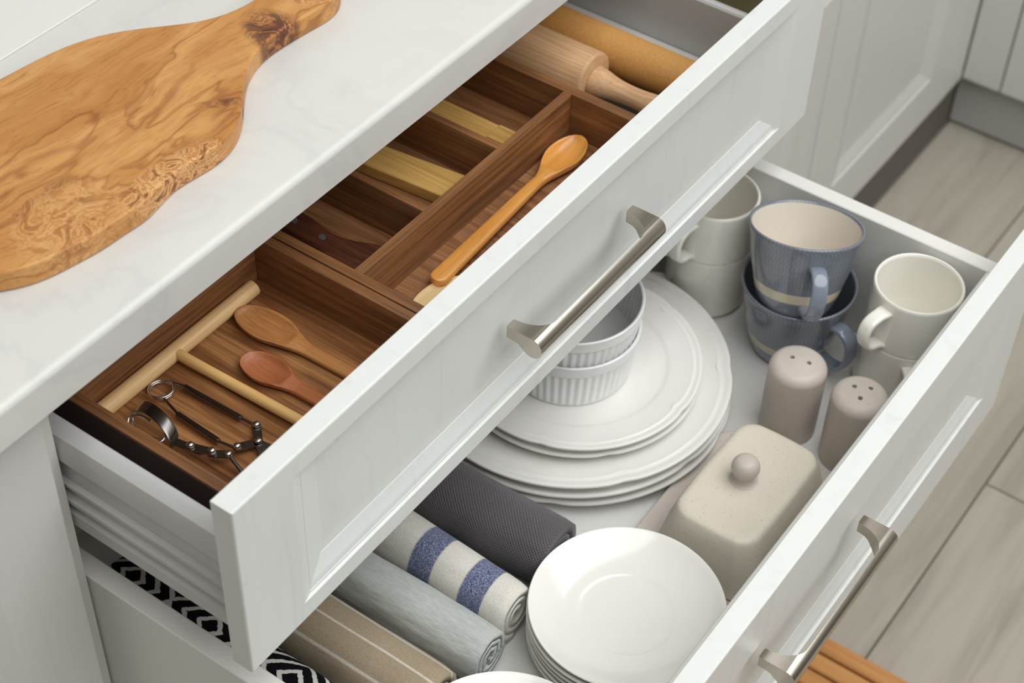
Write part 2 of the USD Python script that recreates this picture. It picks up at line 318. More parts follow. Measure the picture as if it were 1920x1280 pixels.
# olive wood: flowing lines, burls near the edge, a dark knot in the neck
def olive():
    N = {'tc': ('texture_coordinate', {}), 'm': ('mapping', {'scale': (2.6, 15., 15.), 'rotation': (0, 0, .12)}),
         'wn': ('noise_texture', {'scale': 9., 'detail': 3., 'roughness': .5}), 'ad': ('mix_color', {'blend_type': 'add', 'fac': .62, 'use_clamp_result': False}),
         'wn2': ('noise_texture', {'scale': 26., 'detail': 4.}), 'ad2': ('mix_color', {'blend_type': 'add', 'fac': .07, 'use_clamp_result': False}),
         # broad bands
         'n1': ('noise_texture', {'scale': 1.1, 'detail': 3.5, 'roughness': .55}),
         'r1': ('rgb_ramp', {'ramp': [(.25, sr(172, 112, 52)), (.42, sr(198, 140, 76)), (.52, sr(212, 158, 94)), (.62, sr(190, 130, 66)), (.8, sr(212, 158, 98))]}),
         # fine streaks that follow the same flow
         'm4': ('mapping', {'scale': (1.2, 9., 9.)}), 'n4': ('noise_texture', {'scale': 3.2, 'detail': 6., 'roughness': .62}),
         'r2': ('rgb_ramp', {'ramp': [(.30, (.66, .55, .40)), (.42, (.90, .85, .76)), (.52, (1, 1, 1)), (.70, (1, 1, 1)), (.8, (.88, .80, .68))]}),
         'mx1': ('mix_color', {'blend_type': 'multiply', 'fac': .75}),
         # few strong dark veins
         'n3': ('noise_texture', {'scale': .75, 'detail': 4., 'roughness': .55, 'distortion': .3}),
         'r3': ('rgb_ramp', {'ramp': [(.40, (1, 1, 1)), (.478, (1, 1, 1)), (.495, (.50, .32, .18)), (.50, (.40, .22, .11)), (.506, (.82, .70, .55)), (.54, (1, 1, 1))]}),
         'mx2': ('mix_color', {'blend_type': 'multiply', 'fac': .6}),
         'p': ('principled_bsdf', {'roughness': .40, 'specular_ior_level': .4})}
    L = [('tc.object', 'm.vector'), ('tc.object', 'wn.vector'), ('m.vector', 'ad.a'), ('wn.color', 'ad.b'), ('tc.object', 'wn2.vector'), ('ad.result', 'ad2.a'), ('wn2.color', 'ad2.b'),
         ('ad2.result', 'n1.vector'), ('n1.fac', 'r1.fac'), ('ad2.result', 'm4.vector'), ('m4.vector', 'n4.vector'), ('n4.fac', 'r2.fac'), ('r1.color', 'mx1.a'), ('r2.color', 'mx1.b'),
         ('ad2.result', 'n3.vector'), ('n3.fac', 'r3.fac'), ('mx1.result', 'mx2.a'), ('r3.color', 'mx2.b')]
    last = 'mx2.result'
    # burls: (x, y) in board space, half sizes, tone
    for k, (x, y, a, b, rot, strength, scale) in enumerate([(.175, .207, .058, .020, -.05, .95, 55.), (.352, .262, .026, .040, -.2, 1.0, 45.), (.42, .285, .035, .035, 0, .8, 50.), (.095, .232, .05, .04, .3, .55, 40.), (.262, .232, .030, .006, -.75, .8, 20.)]):
        c, s = math.cos(rot), math.sin(rot)
        N.update({f'bm{k}': ('mapping', {'mapping_type': 'texture', 'location': (x - BO[0], y - BO[1], 0.), 'rotation': (0, 0, rot), 'scale': (a, b, .2)}), f'bg{k}': ('gradient_texture', {'gradient_type': 'spherical'}),
                  f'br{k}': ('rgb_ramp', {'ramp': [(0, (0, 0, 0)), (.25, (strength * .75,) * 3), (.6, (strength,) * 3)]}),
                  f'bn{k}': ('noise_texture', {'scale': scale * .9, 'detail': 5., 'roughness': .6, 'distortion': 2.2}),
                  f'bc{k}': ('rgb_ramp', {'ramp': [(.30, sr(92, 50, 24)), (.42, sr(160, 98, 48)), (.50, sr(226, 178, 118)), (.57, sr(176, 112, 56)), (.66, sr(230, 186, 130)), (.75, sr(150, 88, 42))] if k not in (1, 4) else [(.3, sr(58, 30, 20)), (.45, sr(112, 64, 38)), (.52, sr(186, 124, 68)), (.6, sr(100, 56, 34)), (.72, sr(214, 160, 98))]}),
                  f'bx{k}': ('mix_color', {})})
        L += [('tc.object', f'bm{k}.vector'), (f'bm{k}.vector', f'bg{k}.vector'), (f'bg{k}.fac', f'br{k}.fac'), ('tc.object', f'bn{k}.vector'), (f'bn{k}.fac', f'bc{k}.fac'), (last, f'bx{k}.a'), (f'bc{k}.color', f'bx{k}.b'), (f'br{k}.color', f'bx{k}.fac')]
        last = f'bx{k}.result'
    L += [(last, 'p.base_color')]
    mat('olive_wood', N, L)
BO = np.array([.2, .29, .212])
olive()

# blue glaze with a combed pattern and one bare cream band
def blue_glaze():
    mat('blue_glaze', {
        'tc': ('texture_coordinate', {}), 'sx': ('separate_xyz', {}), 'so': ('separate_xyz', {}),
        # wavy vertical strokes: sin(2pi*(u*110 + .4*sin(z*900)))
        'zs': ('math', {'math_type': 'multiply', 'value2': 950.}), 'zw': ('math', {'math_type': 'sine'}), 'za': ('math', {'math_type': 'multiply', 'value2': 1.3}),
        'us': ('math', {'math_type': 'multiply', 'value2': 520.}), 'ua': ('math', {'math_type': 'add'}), 'uw': ('math', {'math_type': 'sine'}),
        'rz': ('math', {'math_type': 'multiply', 'value2': 120.}), 'rf': ('math', {'math_type': 'fraction'}), 'rr': ('rgb_ramp', {'ramp': [(0, (0, 0, 0)), (.12, (1, 1, 1)), (.88, (1, 1, 1)), (1, (0, 0, 0))]}),
        'ur': ('map_range', {'from_min': -.2, 'from_max': .9, 'to_min': 0., 'to_max': .30, 'clamp': True}), 'nz': ('noise_texture', {'scale': 60., 'detail': 3.}), 'nr': ('rgb_ramp', {'ramp': [(.3, (.25, .25, .25)), (.65, (1, 1, 1))]}),
        'm1': ('mix_color', {'blend_type': 'multiply', 'fac': 1.}), 'm2': ('mix_color', {'blend_type': 'multiply', 'fac': 1.}),
        'c': ('mix_color', {'a': sr(112, 118, 129), 'b': sr(176, 181, 188)}),
        'bd': ('rgb_ramp', {'interpolate': True, 'ramp': [(0, (0, 0, 0)), (.208, (0, 0, 0)), (.216, (1, 1, 1)), (.315, (1, 1, 1)), (.325, (0, 0, 0)), (1, (0, 0, 0))]}), 'bz': ('math', {'math_type': 'multiply', 'value2': 10.}),
        'cb': ('mix_color', {'b': sr(205, 196, 172)}),
        'p': ('principled_bsdf', {'roughness': .14, 'coat_weight': .5, 'coat_roughness': .06})},
        [('tc.UV', 'sx.vector'), ('tc.object', 'so.vector'), ('so.z', 'zs.value1'), ('zs.value', 'zw.value1'), ('zw.value', 'za.value1'), ('sx.x', 'us.value1'), ('us.value', 'ua.value1'), ('za.value', 'ua.value2'), ('ua.value', 'uw.value1'), ('uw.value', 'ur.value'),
         ('so.z', 'rz.value1'), ('rz.value', 'rf.value1'), ('rf.value', 'rr.fac'), ('tc.object', 'nz.vector'), ('nz.fac', 'nr.fac'), ('ur.result', 'm1.a'), ('rr.color', 'm1.b'), ('m1.result', 'm2.a'), ('nr.color', 'm2.b'), ('m2.result', 'c.fac'),
         ('so.z', 'bz.value1'), ('bz.value', 'bd.fac'), ('c.result', 'cb.a'), ('bd.color', 'cb.fac'), ('cb.result', 'p.base_color')])
blue_glaze()
plain('blue_plain', sr(128, 137, 151), .14, coat=.5)
plain('cream_glaze', sr(220, 211, 198), .25, coat=.3)
plain('dark_glaze', sr(120, 122, 132), .2, coat=.4)  # darker, greyer inside of the lower mug

# towels
def weave(name, base, links_in, extra, sc=(1400, 1400, 1400), bump=.0006, rough=.92):
    N = {'tc': ('texture_coordinate', {}), 'fm': ('mapping', {'scale': sc}), 'fn': ('noise_texture', {'scale': 1., 'detail': 2.}), 'fr': ('rgb_ramp', {'ramp': [(.3, (.80, .80, .80)), (.7, (1.0, 1.0, 1.0))]}),
         'b': ('bump', {'strength': .5, 'distance': bump}), 'mx': ('mix_color', {'blend_type': 'multiply', 'fac': 1., 'a': base}), 'p': ('principled_bsdf', {'roughness': rough, 'sheen_weight': .15, 'specular_ior_level': .15})}
    N.update(extra)
    L = [('tc.object', 'fm.vector'), ('fm.vector', 'fn.vector'), ('fn.fac', 'fr.fac'), ('fr.color', 'mx.b'), ('mx.result', 'p.base_color'), ('fn.fac', 'b.height'), ('b.normal', 'p.normal')] + links_in
    mat(name, N, L)
weave('towel_grey', sr(194, 198, 194), [], {}, sc=(900, 120, 900))
weave('towel_beige', (0, 0, 0), [('tc.object', 'so.vector'), ('so.x', 's1.value1'), ('s1.value', 's2.value1'), ('s2.value', 's3.value1'), ('s3.value', 'lr.fac'), ('lr.color', 'lm.fac'), ('lm.result', 'mx.a')],
      {'so': ('separate_xyz', {}), 's1': ('math', {'math_type': 'add', 'value2': .5085}), 's2': ('math', {'math_type': 'divide', 'value2': .0215}), 's3': ('math', {'math_type': 'fraction'}),
       'lr': ('rgb_ramp', {'ramp': [(0, (0, 0, 0)), (.44, (0, 0, 0)), (.47, (1, 1, 1)), (.53, (1, 1, 1)), (.56, (0, 0, 0)), (1, (0, 0, 0))]}), 'lm': ('mix_color', {'a': sr(168, 152, 128), 'b': sr(212, 204, 190)})}, sc=(900, 500, 900))
weave('towel_striped', (0, 0, 0), [('tc.object', 'so.vector'), ('so.y', 's1.value'), ('s1.result', 'lr.fac'), ('lr.color', 'lm.fac'), ('lm.result', 'mx.a'), ('tc.object', 'wn.vector'), ('wn.fac', 'wr.fac'), ('wr.color', 'bl.fac'), ('bl.result', 'lm.b')],
      {'so': ('separate_xyz', {}), 's1': ('map_range', {'from_min': -.1, 'from_max': .2, 'to_min': 0., 'to_max': 1., 'clamp': True}),
       'lr': ('rgb_ramp', {'ramp': [(0, (0, 0, 0)), (.243, (0, 0, 0)), (.247, (1, 1, 1)), (.322, (1, 1, 1)), (.326, (0, 0, 0)), (.423, (0, 0, 0)), (.427, (1, 1, 1)), (.503, (1, 1, 1)), (.507, (0, 0, 0)), (.76, (0, 0, 0)), (.764, (1, 1, 1)), (.85, (1, 1, 1)), (.854, (0, 0, 0)), (1, (0, 0, 0))]}),
       'wn': ('noise_texture', {'scale': 1100., 'detail': 1.}), 'wr': ('rgb_ramp', {'ramp': [(.42, (0, 0, 0)), (.62, (1, 1, 1))]}), 'bl': ('mix_color', {'a': sr(72, 82, 120), 'b': sr(158, 163, 186)}), 'lm': ('mix_color', {'a': sr(230, 226, 216)})}, sc=(700, 900, 700))
# waffle weave
mat('towel_waffle', {'tc': ('texture_coordinate', {}), 'so': ('separate_xyz', {}), 'y1': ('math', {'math_type': 'multiply', 'value2': 1900.}), 'y2': ('math', {'math_type': 'sine'}), 'u': ('separate_xyz', {}), 'u1': ('math', {'math_type': 'multiply', 'value2': 1900.}), 'u2': ('math', {'math_type': 'sine'}),
     'mu': ('math', {'math_type': 'multiply'}), 'b': ('bump', {'strength': .8, 'distance': .0012}), 'r': ('rgb_ramp', {'ramp': [(0, sr(84, 80, 82)), (.5, sr(98, 94, 96)), (1, sr(108, 104, 105))]}), 'mr': ('map_range', {'from_min': -1., 'from_max': 1., 'to_min': 0., 'to_max': 1.}),
     'p': ('principled_bsdf', {'roughness': .95, 'sheen_weight': .2, 'specular_ior_level': .1})},
    [('tc.object', 'so.vector'), ('so.y', 'y1.value1'), ('y1.value', 'y2.value1'), ('tc.UV', 'u.vector'), ('u.x', 'u1.value1'), ('u1.value', 'u2.value1'), ('y2.value', 'mu.value1'), ('u2.value', 'mu.value2'), ('mu.value', 'mr.value'), ('mr.result', 'b.height'), ('b.normal', 'p.normal'), ('mr.result', 'r.fac'), ('r.color', 'p.base_color')])
# black cloth with white nested diamonds
mat('towel_diamond', {'tc': ('texture_coordinate', {}), 'u': ('separate_xyz', {}), 'n': ('noise_texture', {'scale': 260., 'detail': 2.}), 'nm': ('math', {'math_type': 'multiply', 'value2': .22}),
     'xa': ('math', {'math_type': 'divide', 'value2': .062}), 'xf': ('math', {'math_type': 'fraction'}), 'xs': ('math', {'math_type': 'subtract', 'value2': .5}), 'xb': ('math', {'math_type': 'absolute'}), 'xm': ('math', {'math_type': 'multiply', 'value2': 3.8}),
     'ya': ('math', {'math_type': 'divide', 'value2': .085}), 'yf': ('math', {'math_type': 'fraction'}), 'ys': ('math', {'math_type': 'subtract', 'value2': .5}), 'yb': ('math', {'math_type': 'absolute'}), 'ym': ('math', {'math_type': 'multiply', 'value2': 5.2}),
     'ad': ('math', {'math_type': 'add'}), 'ad2': ('math', {'math_type': 'add'}), 'fr': ('math', {'math_type': 'fraction'}), 'r': ('rgb_ramp', {'ramp': [(0, sr(8, 8, 12)), (.60, sr(8, 8, 12)), (.66, sr(205, 200, 196)), (.94, sr(205, 200, 196)), (1, sr(8, 8, 12))]}),
     'p': ('principled_bsdf', {'roughness': .9, 'specular_ior_level': .15})},
    [('tc.UV', 'u.vector'), ('u.x', 'xa.value1'), ('xa.value', 'xf.value1'), ('xf.value', 'xs.value1'), ('xs.value', 'xb.value1'), ('xb.value', 'xm.value1'), ('u.y', 'ya.value1'), ('ya.value', 'yf.value1'), ('yf.value', 'ys.value1'), ('ys.value', 'yb.value1'), ('yb.value', 'ym.value1'),
     ('xm.value', 'ad.value1'), ('ym.value', 'ad.value2'), ('tc.object', 'n.vector'), ('n.fac', 'nm.value1'), ('ad.value', 'ad2.value1'), ('nm.value', 'ad2.value2'), ('ad2.value', 'fr.value1'), ('fr.value', 'r.fac'), ('r.color', 'p.base_color')])

# ------------------------------------------------------------------ the room
FL = -DZ
def struct(name, label=None):
    path = '/World/' + name; x = UsdGeom.Xform.Define(stage, path); x.AddTranslateOp().Set(Gf.Vec3d(0, 0, DZ)); LOC[path] = np.zeros(3)
    return tag(x.GetPrim(), label, None, None, 'structure')
def slab(name, m, mt):
    p = usdkit.mesh(stage, '/World/' + name, move(m, (0, 0, DZ)), MAT[mt], smooth=False).GetPrim(); return tag(p, None, None, None, 'structure')
floor = struct('floor', 'pale grey wood-look plank floor')
part(floor, 'subfloor', box(-2.6, 2.5, -3.05, .80, FL - .06, FL - .0045), 'grout', False)
k = 0
for j in range(-15, 5):
    y0, y1 = -.203 + .1925 * j, -.203 + .1925 * (j + 1)
    if y1 > .80: continue
    xs = 1.157 - 1.2 * 3 + (0 if j == -1 else ((j * .47) % 1.2))
    if j == 0: xs = 1.157 - 3.6 + .62
    PL = 1.2
    if j >= 0: PL = 1.8; xs = (.78 if j % 2 == 0 else .70) - 3.6
    while xs < 2.5:
        a, b = max(xs, -2.6), min(xs + PL, 2.5)
        if b - a > .02:
            part(floor, 'plank', box(a + .0012, b - .0012, y0 + .0012, y1 - .0012, FL - .02, FL, .0012), 'floor_plank' if k % 2 else 'floor_plank_b', False); k += 1
        xs += PL
slab('ceiling', box(-2.6, 2.5, -3.05, .80, 1.90, 1.96), 'ceiling_paint')
slab('wall_back', box(-2.6, 2.5, .775, .83, FL, 1.90), 'wall_paint')
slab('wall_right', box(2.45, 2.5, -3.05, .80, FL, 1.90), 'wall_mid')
slab('wall_left', box(-2.6, -2.55, -3.05, .80, FL, 1.90), 'wall_paint')
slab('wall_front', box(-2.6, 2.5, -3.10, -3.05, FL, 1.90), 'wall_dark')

# ------------------------------------------------------------------ worktop and cabinets
H1, T, D2, H2, YC, YF = .1736, .0183, .2569, .2427, .149, .1703
CT0, CT1 = .177, .212
def worktop_mesh():
    prof = []
    r = .006
    for a in np.linspace(0, 90, 7): prof.append((YC + r - r * math.sin(math.radians(90 - a)) * 1.0, CT1 - r + r * math.sin(math.radians(a))))
    prof += [(.77, CT1), (.77, CT0), (YC + .0015, CT0), (YC, CT0 + .0015)]
    return rings_mesh([np.array([(x, y, z) for y, z in prof]) for x in (-1.6, 2.40)])
wt = thing('worktop', 'thick white marble-look worktop under the olive wood board', 'worktop', (0, .46, CT0))
part(wt, 'slab', worktop_mesh(), 'marble', 40, ab=True)
wt2 = thing('worktop', 'return leg of the worktop over the cabinets at the far right', 'worktop', (2.1, -.6, CT0))
part(wt2, 'slab', box(1.80, 2.44, -1.6, YC - .001, CT0, CT1, .004), 'marble', 30, ab=True)
gp = thing('inset_panel', 'smooth white panel lying flat on the worktop behind the chopping board', 'panel', (.0, .59, CT1))
part(gp, 'panel', box(-.75, .62, .4245, .755, CT1 + .0001, CT1 + .0022, .0004), 'gloss_panel', False, ab=True)

cab = thing('base_cabinet', 'white drawer cabinet with both upper drawers pulled open', 'cabinet', (.4, .47, -.635))
for x in (.0005, .7835): part(cab, 'side_panel', box(x, x + .016, YF + T + .001, .76, -.635, .1765), 'carcass', False, ab=True)
part(cab, 'back_panel', box(.0165, .7835, .745, .755, -.635, .1765), 'carcass', False, ab=True)
part(cab, 'bottom_panel', box(.0165, .7835, YF + T + .001, .745, -.635, -.619), 'carcass', False, ab=True)
part(cab, 'plinth', box(-.55, .80, YF + .05, YF + .065, FL + .0003, -.637), 'plinth', False, ab=True)
lf = part(cab, 'drawer_front', move(front_mesh(.798, .376, T, .057, .057), (.001, YF, -.6285)), 'white_front', False, ab=True)

cl = thing('base_cabinet', 'white panelled cabinet door left of the open drawers', 'cabinet', (-.27, .47, -.635))
part(cl, 'side_panel', box(-.0195, -.0015, YF + T + .001, .76, -.635, .1765), 'carcass', False, ab=True)
dm = front_mesh(.54, .804, T, .0665, .0665)
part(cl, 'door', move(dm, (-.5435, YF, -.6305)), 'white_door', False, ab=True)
part(cl, 'side_panel', box(-.545, -.527, YF + T + .001, .76, -.635, .1765), 'carcass', False, ab=True)

cr = thing('base_cabinet', 'cabinet with a dark open niche above a plain white front, beyond the drawers', 'cabinet', (1.03, .47, -.635))
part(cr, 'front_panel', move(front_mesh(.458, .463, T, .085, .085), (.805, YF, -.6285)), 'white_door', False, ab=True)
part(cr, 'niche_back', box(.806, 1.262, .50, .51, -.165, .1765), 'niche_wood', False, ab=True)
part(cr, 'niche_shelf', box(.806, 1.262, YF + T + .001, .50, -.185, -.1665), 'niche_wood', False, ab=True)
part(cr, 'niche_side', box(.8015, .8055, YF + T + .001, .50, -.165, .1765), 'niche_wood', False, ab=True)
part(cr, 'niche_side', box(1.258, 1.262, YF + T + .001, .50, -.165, .1765), 'niche_wood', False, ab=True)
part(cr, 'plinth', box(.8005, 1.852, YF + .0125, YF + .027, FL + .0003, -.637), 'plinth_dark', False, ab=True)  # its dark colour stands in for the shadow line below the doors
cd = thing('base_cabinet', 'closed white door with a routed panel in the corner beyond the drawers', 'cabinet', (1.5, .47, -.635))
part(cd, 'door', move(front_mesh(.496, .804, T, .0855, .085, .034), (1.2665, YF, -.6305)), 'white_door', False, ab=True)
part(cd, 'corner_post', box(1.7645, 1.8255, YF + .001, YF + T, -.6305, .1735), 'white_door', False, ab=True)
part(cd, 'side_panel', box(1.2655, 1.2815, YF + T + .001, .76, -.635, .1765), 'carcass', False, ab=True)
cp = thing('base_cabinet', 'plain white cabinet run at the far right above a grey plinth', 'cabinet', (2.1, -.6, -.635))
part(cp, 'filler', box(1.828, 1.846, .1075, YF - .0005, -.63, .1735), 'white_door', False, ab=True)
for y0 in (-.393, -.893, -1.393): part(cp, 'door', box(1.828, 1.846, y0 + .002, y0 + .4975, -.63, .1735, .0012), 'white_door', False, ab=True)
part(cp, 'carcass', box(1.8475, 2.43, -1.395, YF - .001, -.632, .1765), 'carcass', False, ab=True)
part(cp, 'plinth', box(1.853, 1.868, -1.395, YF + .0115, FL + .006, -.634), 'plinth', False, ab=True)

# ------------------------------------------------------------------ drawers
def handle_mesh(x0, x1):
    r, yc = .0095, -.0235                                       # the foot seen from its end: a straight top, a round nose that hangs below the neck
    pts = [(0, 0), (yc, 0)] + [(yc - r * math.sin(math.radians(t)), -r + r * math.cos(math.radians(t))) for t in np.linspace(8, 205, 26)]
    pts += [(-.0150, -.0150), (-.0118, -.0124), (-.008, -.0114), (0, -.0112)]
    L = x1 - x0
    cs = m3.CrossSection([[(y, z) for y, z in pts]], m3.FillRule.NonZero)
    A = cs.extrude(L)                                            # (y, z, along) -> rotate into place
    A = A.transform(np.array([[0, 0, 1, x0], [1, 0, 0, 0], [0, 1, 0, 0]], float))
    w, R, d0, d1 = .0098, .021, -.0268, -.034
    plan = [(x0, 0), (x0, d1), (x1, d1), (x1, 0), (x1 - w, 0)]
    plan += [(x1 - w - R * .9 * (1 - math.cos(t)), (d0) * math.sin(t) ** 1.0) for t in np.linspace(.12, math.pi / 2, 14)]
    plan += [(x0 + w + R * .9 * (1 - math.cos(t)), (d0) * math.sin(t) ** 1.0) for t in np.linspace(math.pi / 2, .12, 14)] + [(x0 + w, 0)]
    pl = Polygon(plan).buffer(0)
    pl = pl.buffer(-.0011).buffer(.0011)
    B = m3.CrossSection([np.array(pl.exterior.coords)[:-1]], m3.FillRule.EvenOdd).extrude(.06).translate((0, 0, -.04))
    return A ^ B
d1 = thing('drawer', 'upper white drawer holding the walnut cutlery trays and rolling pin', 'drawer', (.4, .28, .0))
f1 = part(d1, 'front_panel', move(front_mesh(.8, H1, T, .057, .019), (0, 0, 0)), 'white_front', False, ab=True)
part(f1, 'handle', move(handle_mesh(.2985, .4755), (0, 0, .1055)), 'nickel', 28, 'brushed nickel bar handle with flared feet', ab=True)
def metal_side(sgn, x_in, x_out, y0, y1, z0, z1):
    """steel drawer side: rounded upper rail, flat web, two raised ribs near the lower edge"""
    w = abs(x_out - x_in)
    prof = [(0, z0), (0, z1 - .002), (.0015, z1)]
    prof += [(w * .45, z1), (w * .80, z1 - .004), (w * .96, z1 - .012), (w, z1 - .022), (w, z1 - .026), (w * .78, z1 - .030), (w * .76, z1 - .050), (w * .98, z1 - .052), (w * .98, z1 - .055), (w * .76, z1 - .058), (w * .76, z1 - .067),
             (w * 1.0, z1 - .070), (w * 1.0, z1 - .074), (w * .74, z1 - .077), (w * .74, z1 - .084), (w * .95, z1 - .087), (w * .95, z0)]
    ring = lambda y: np.array([(x_in + sgn * a, y, z) for a, z in prof])
    return rings_mesh([ring(y0), ring(y1)], True, True)
ZS1 = .104
part(d1, 'side_panel', metal_side(-1, .0345, .0175, T + .0005, .565, .004, ZS1), 'drawer_metal', 35, 'light grey ribbed steel drawer side', ab=True)
part(d1, 'side_panel', metal_side(1, .7655, .7825, T + .0005, .565, .004, ZS1), 'drawer_metal', 35, 'light grey ribbed steel drawer side', ab=True)
part(d1, 'floor_panel', box(.035, .765, T + .0005, .564, .026, .042), 'drawer_lining', False, ab=True)
part(d1, 'back_panel', box(.035, .765, .552, .565, .0425, ZS1 - .004), 'drawer_lining', False, ab=True)

d2 = thing('drawer', 'lower white drawer full of crockery and rolled towels', 'drawer', (.4, .02, -.2467))
f2 = part(d2, 'front_panel', move(front_mesh(.8, H2, T, .057, .0595), (0, -D2, -.004 - H2)), 'white_front', False, ab=True)
part(f2, 'handle', move(handle_mesh(.2815, .4565), (0, -D2, -.0845)), 'nickel', 28, 'brushed nickel bar handle with flared feet', ab=True)
ZS2, ZF2 = -.057, -.202
YI = -D2 + T
part(d2, 'side_panel', box(.018, .035, YI + .0005, .345, -.222, ZS2, .001), 'white_melamine', False, ab=True)
part(d2, 'side_panel', box(.765, .782, YI + .0005, .345, -.222, ZS2, .001), 'white_melamine', False, ab=True)
part(d2, 'inner_front_panel', box(.0353, .7647, YI + .0005, YI + .0185, -.222, ZS2 - .0005, .001), 'white_melamine', False, ab=True)
part(d2, 'floor_panel', box(.0353, .7647, YI + .019, .326, -.218, ZF2, .0004), 'drawer_lining', False, ab=True)
part(d2, 'back_panel', box(.0353, .7647, .3265, .3445, -.222, -.09, .001), 'white_melamine', False, ab=True)

# ------------------------------------------------------------------ chopping board
out = [(.438, .27), (.423, .26), (.41, .2575), (.39, .259), (.362, .2615), (.345, .262), (.32, .258), (.297, .247), (.276, .231), (.256, .216), (.237, .207), (.217, .204), (.196, .206), (.177, .2075), (.16, .205), (.141, .202), (.12, .203), (.102, .204), (.083, .207), (.06, .212), (.041, .22), (.024, .233),
       (.004, .255), (-.012, .29), (-.008, .335), (.025, .37), (.08, .388), (.14, .392), (.18, .388), (.216, .384), (.25, .376), (.271, .366), (.301, .343), (.332, .319), (.356, .31), (.385, .309), (.41, .316), (.432, .316), (.448, .302), (.449, .284)]
oc = smooth_curve(np.array(out), 260, closed=True)
cb = thing('chopping_board', 'large olive wood chopping board with swirling grain on the worktop', 'chopping board', tuple(BO))
cm = prism(Polygon(oc - BO[:2]), .0002, .0185, .0028, 4)
cm.vertices[:, 0:2] += 0
part(cb, 'board', cm, 'olive_wood', 40)

# ------------------------------------------------------------------ walnut trays
ZT, ZTF, ZTB = .100, .055, .0422
def wall(parent, x0, x1, y0, y1, ax, z1=ZT, nm='wall_panel'):
    w_ = part(parent, nm, box(x0, x1, y0, y1, ZTB + .0, z1 - .0007, .0006), 'walnut_' + ax, False, ab=True)
    part(w_, 'edge_band', box(x0, x1, y0, y1, z1 - .0007, z1, .0003), 'walnut_edge_' + ax, False, ab=True)      # lighter edge band along the top
t1 = thing('cutlery_tray', 'walnut tray at the left end holding the steel tool and two spoons', 'cutlery tray', (.16, .13, ZTB))
X0, X1, Y0, Y1, WT = .0515, .2725, .021, .2315, .0092
wall(t1, X0, X0 + WT, Y0, Y1, 'y'); wall(t1, X1 - WT, X1, Y0, Y1, 'y'); wall(t1, X0 + WT, X1 - WT, Y0, Y0 + WT, 'x'); wall(t1, X0 + WT, X1 - WT, Y1 - WT, Y1, 'x')
part(t1, 'floor_panel', box(X0 + WT, X1 - WT, Y0 + WT, Y1 - WT, .047, ZTF, .0002), 'walnut_floor', False, ab=True)
t2 = thing('cutlery_tray', 'wide walnut tray divided into compartments with the orange spoon', 'cutlery tray', (.43, .2, ZTB))
U0, U1, V0, V1 = .2740, .5850, .021, .46
wall(t2, U0, U0 + WT, V0, V1, 'y'); wall(t2, U1 - WT - .001, U1, V0, V1, 'y'); wall(t2, U0 + WT, U1 - WT - .001, V0, V0 + WT, 'x'); wall(t2, U0 + WT, U1 - WT - .001, V1 - WT, V1, 'x')
wall(t2, U0 + WT, U1 - WT - .001, .1272, .1352, 'x', nm='divider')
for x in (.3745, .4765): wall(t2, x - .0038, x + .0038, .1353, V1 - WT, 'y', nm='divider')
part(t2, 'floor_panel', box(U0 + WT, U1 - WT - .001, V0 + WT, V1 - WT, .047, ZTF, .0002), 'walnut_floor_b', False, ab=True)

part(t1, 'outer_veneer', box(X0 - .0009, X0 - .0001, Y0, Y1, ZTB, ZT - .0012, .0002), 'dark_veneer', False, ab=True)  # added layer: deep shade beside the drawer side, put into its colour
# T-shaped crepe spreader
cs_ = thing('crepe_spreader', 'pale T-shaped wooden spreader along the back of the left tray', 'spreader', (.165, .2, ZTF))
hd = tube([(.066, .2130, ZTF + .0072), (.0665, .2130, ZTF + .0072), (.2485, .2130, ZTF + .0072), (.249, .2130, ZTF + .0072)], [.0062, .007, .007, .0062], 24)
part(cs_, 'crossbar', hd, 'pale_dowel', 40, ab=True)
part(cs_, 'stick', tube([(.1565, .2085, ZTF + .0085), (.1568, .198, ZTF + .0075), (.163, .036, ZTF + .0048)], [.0046, .0046, .0046], 16), 'pale_stick', 40, ab=True)

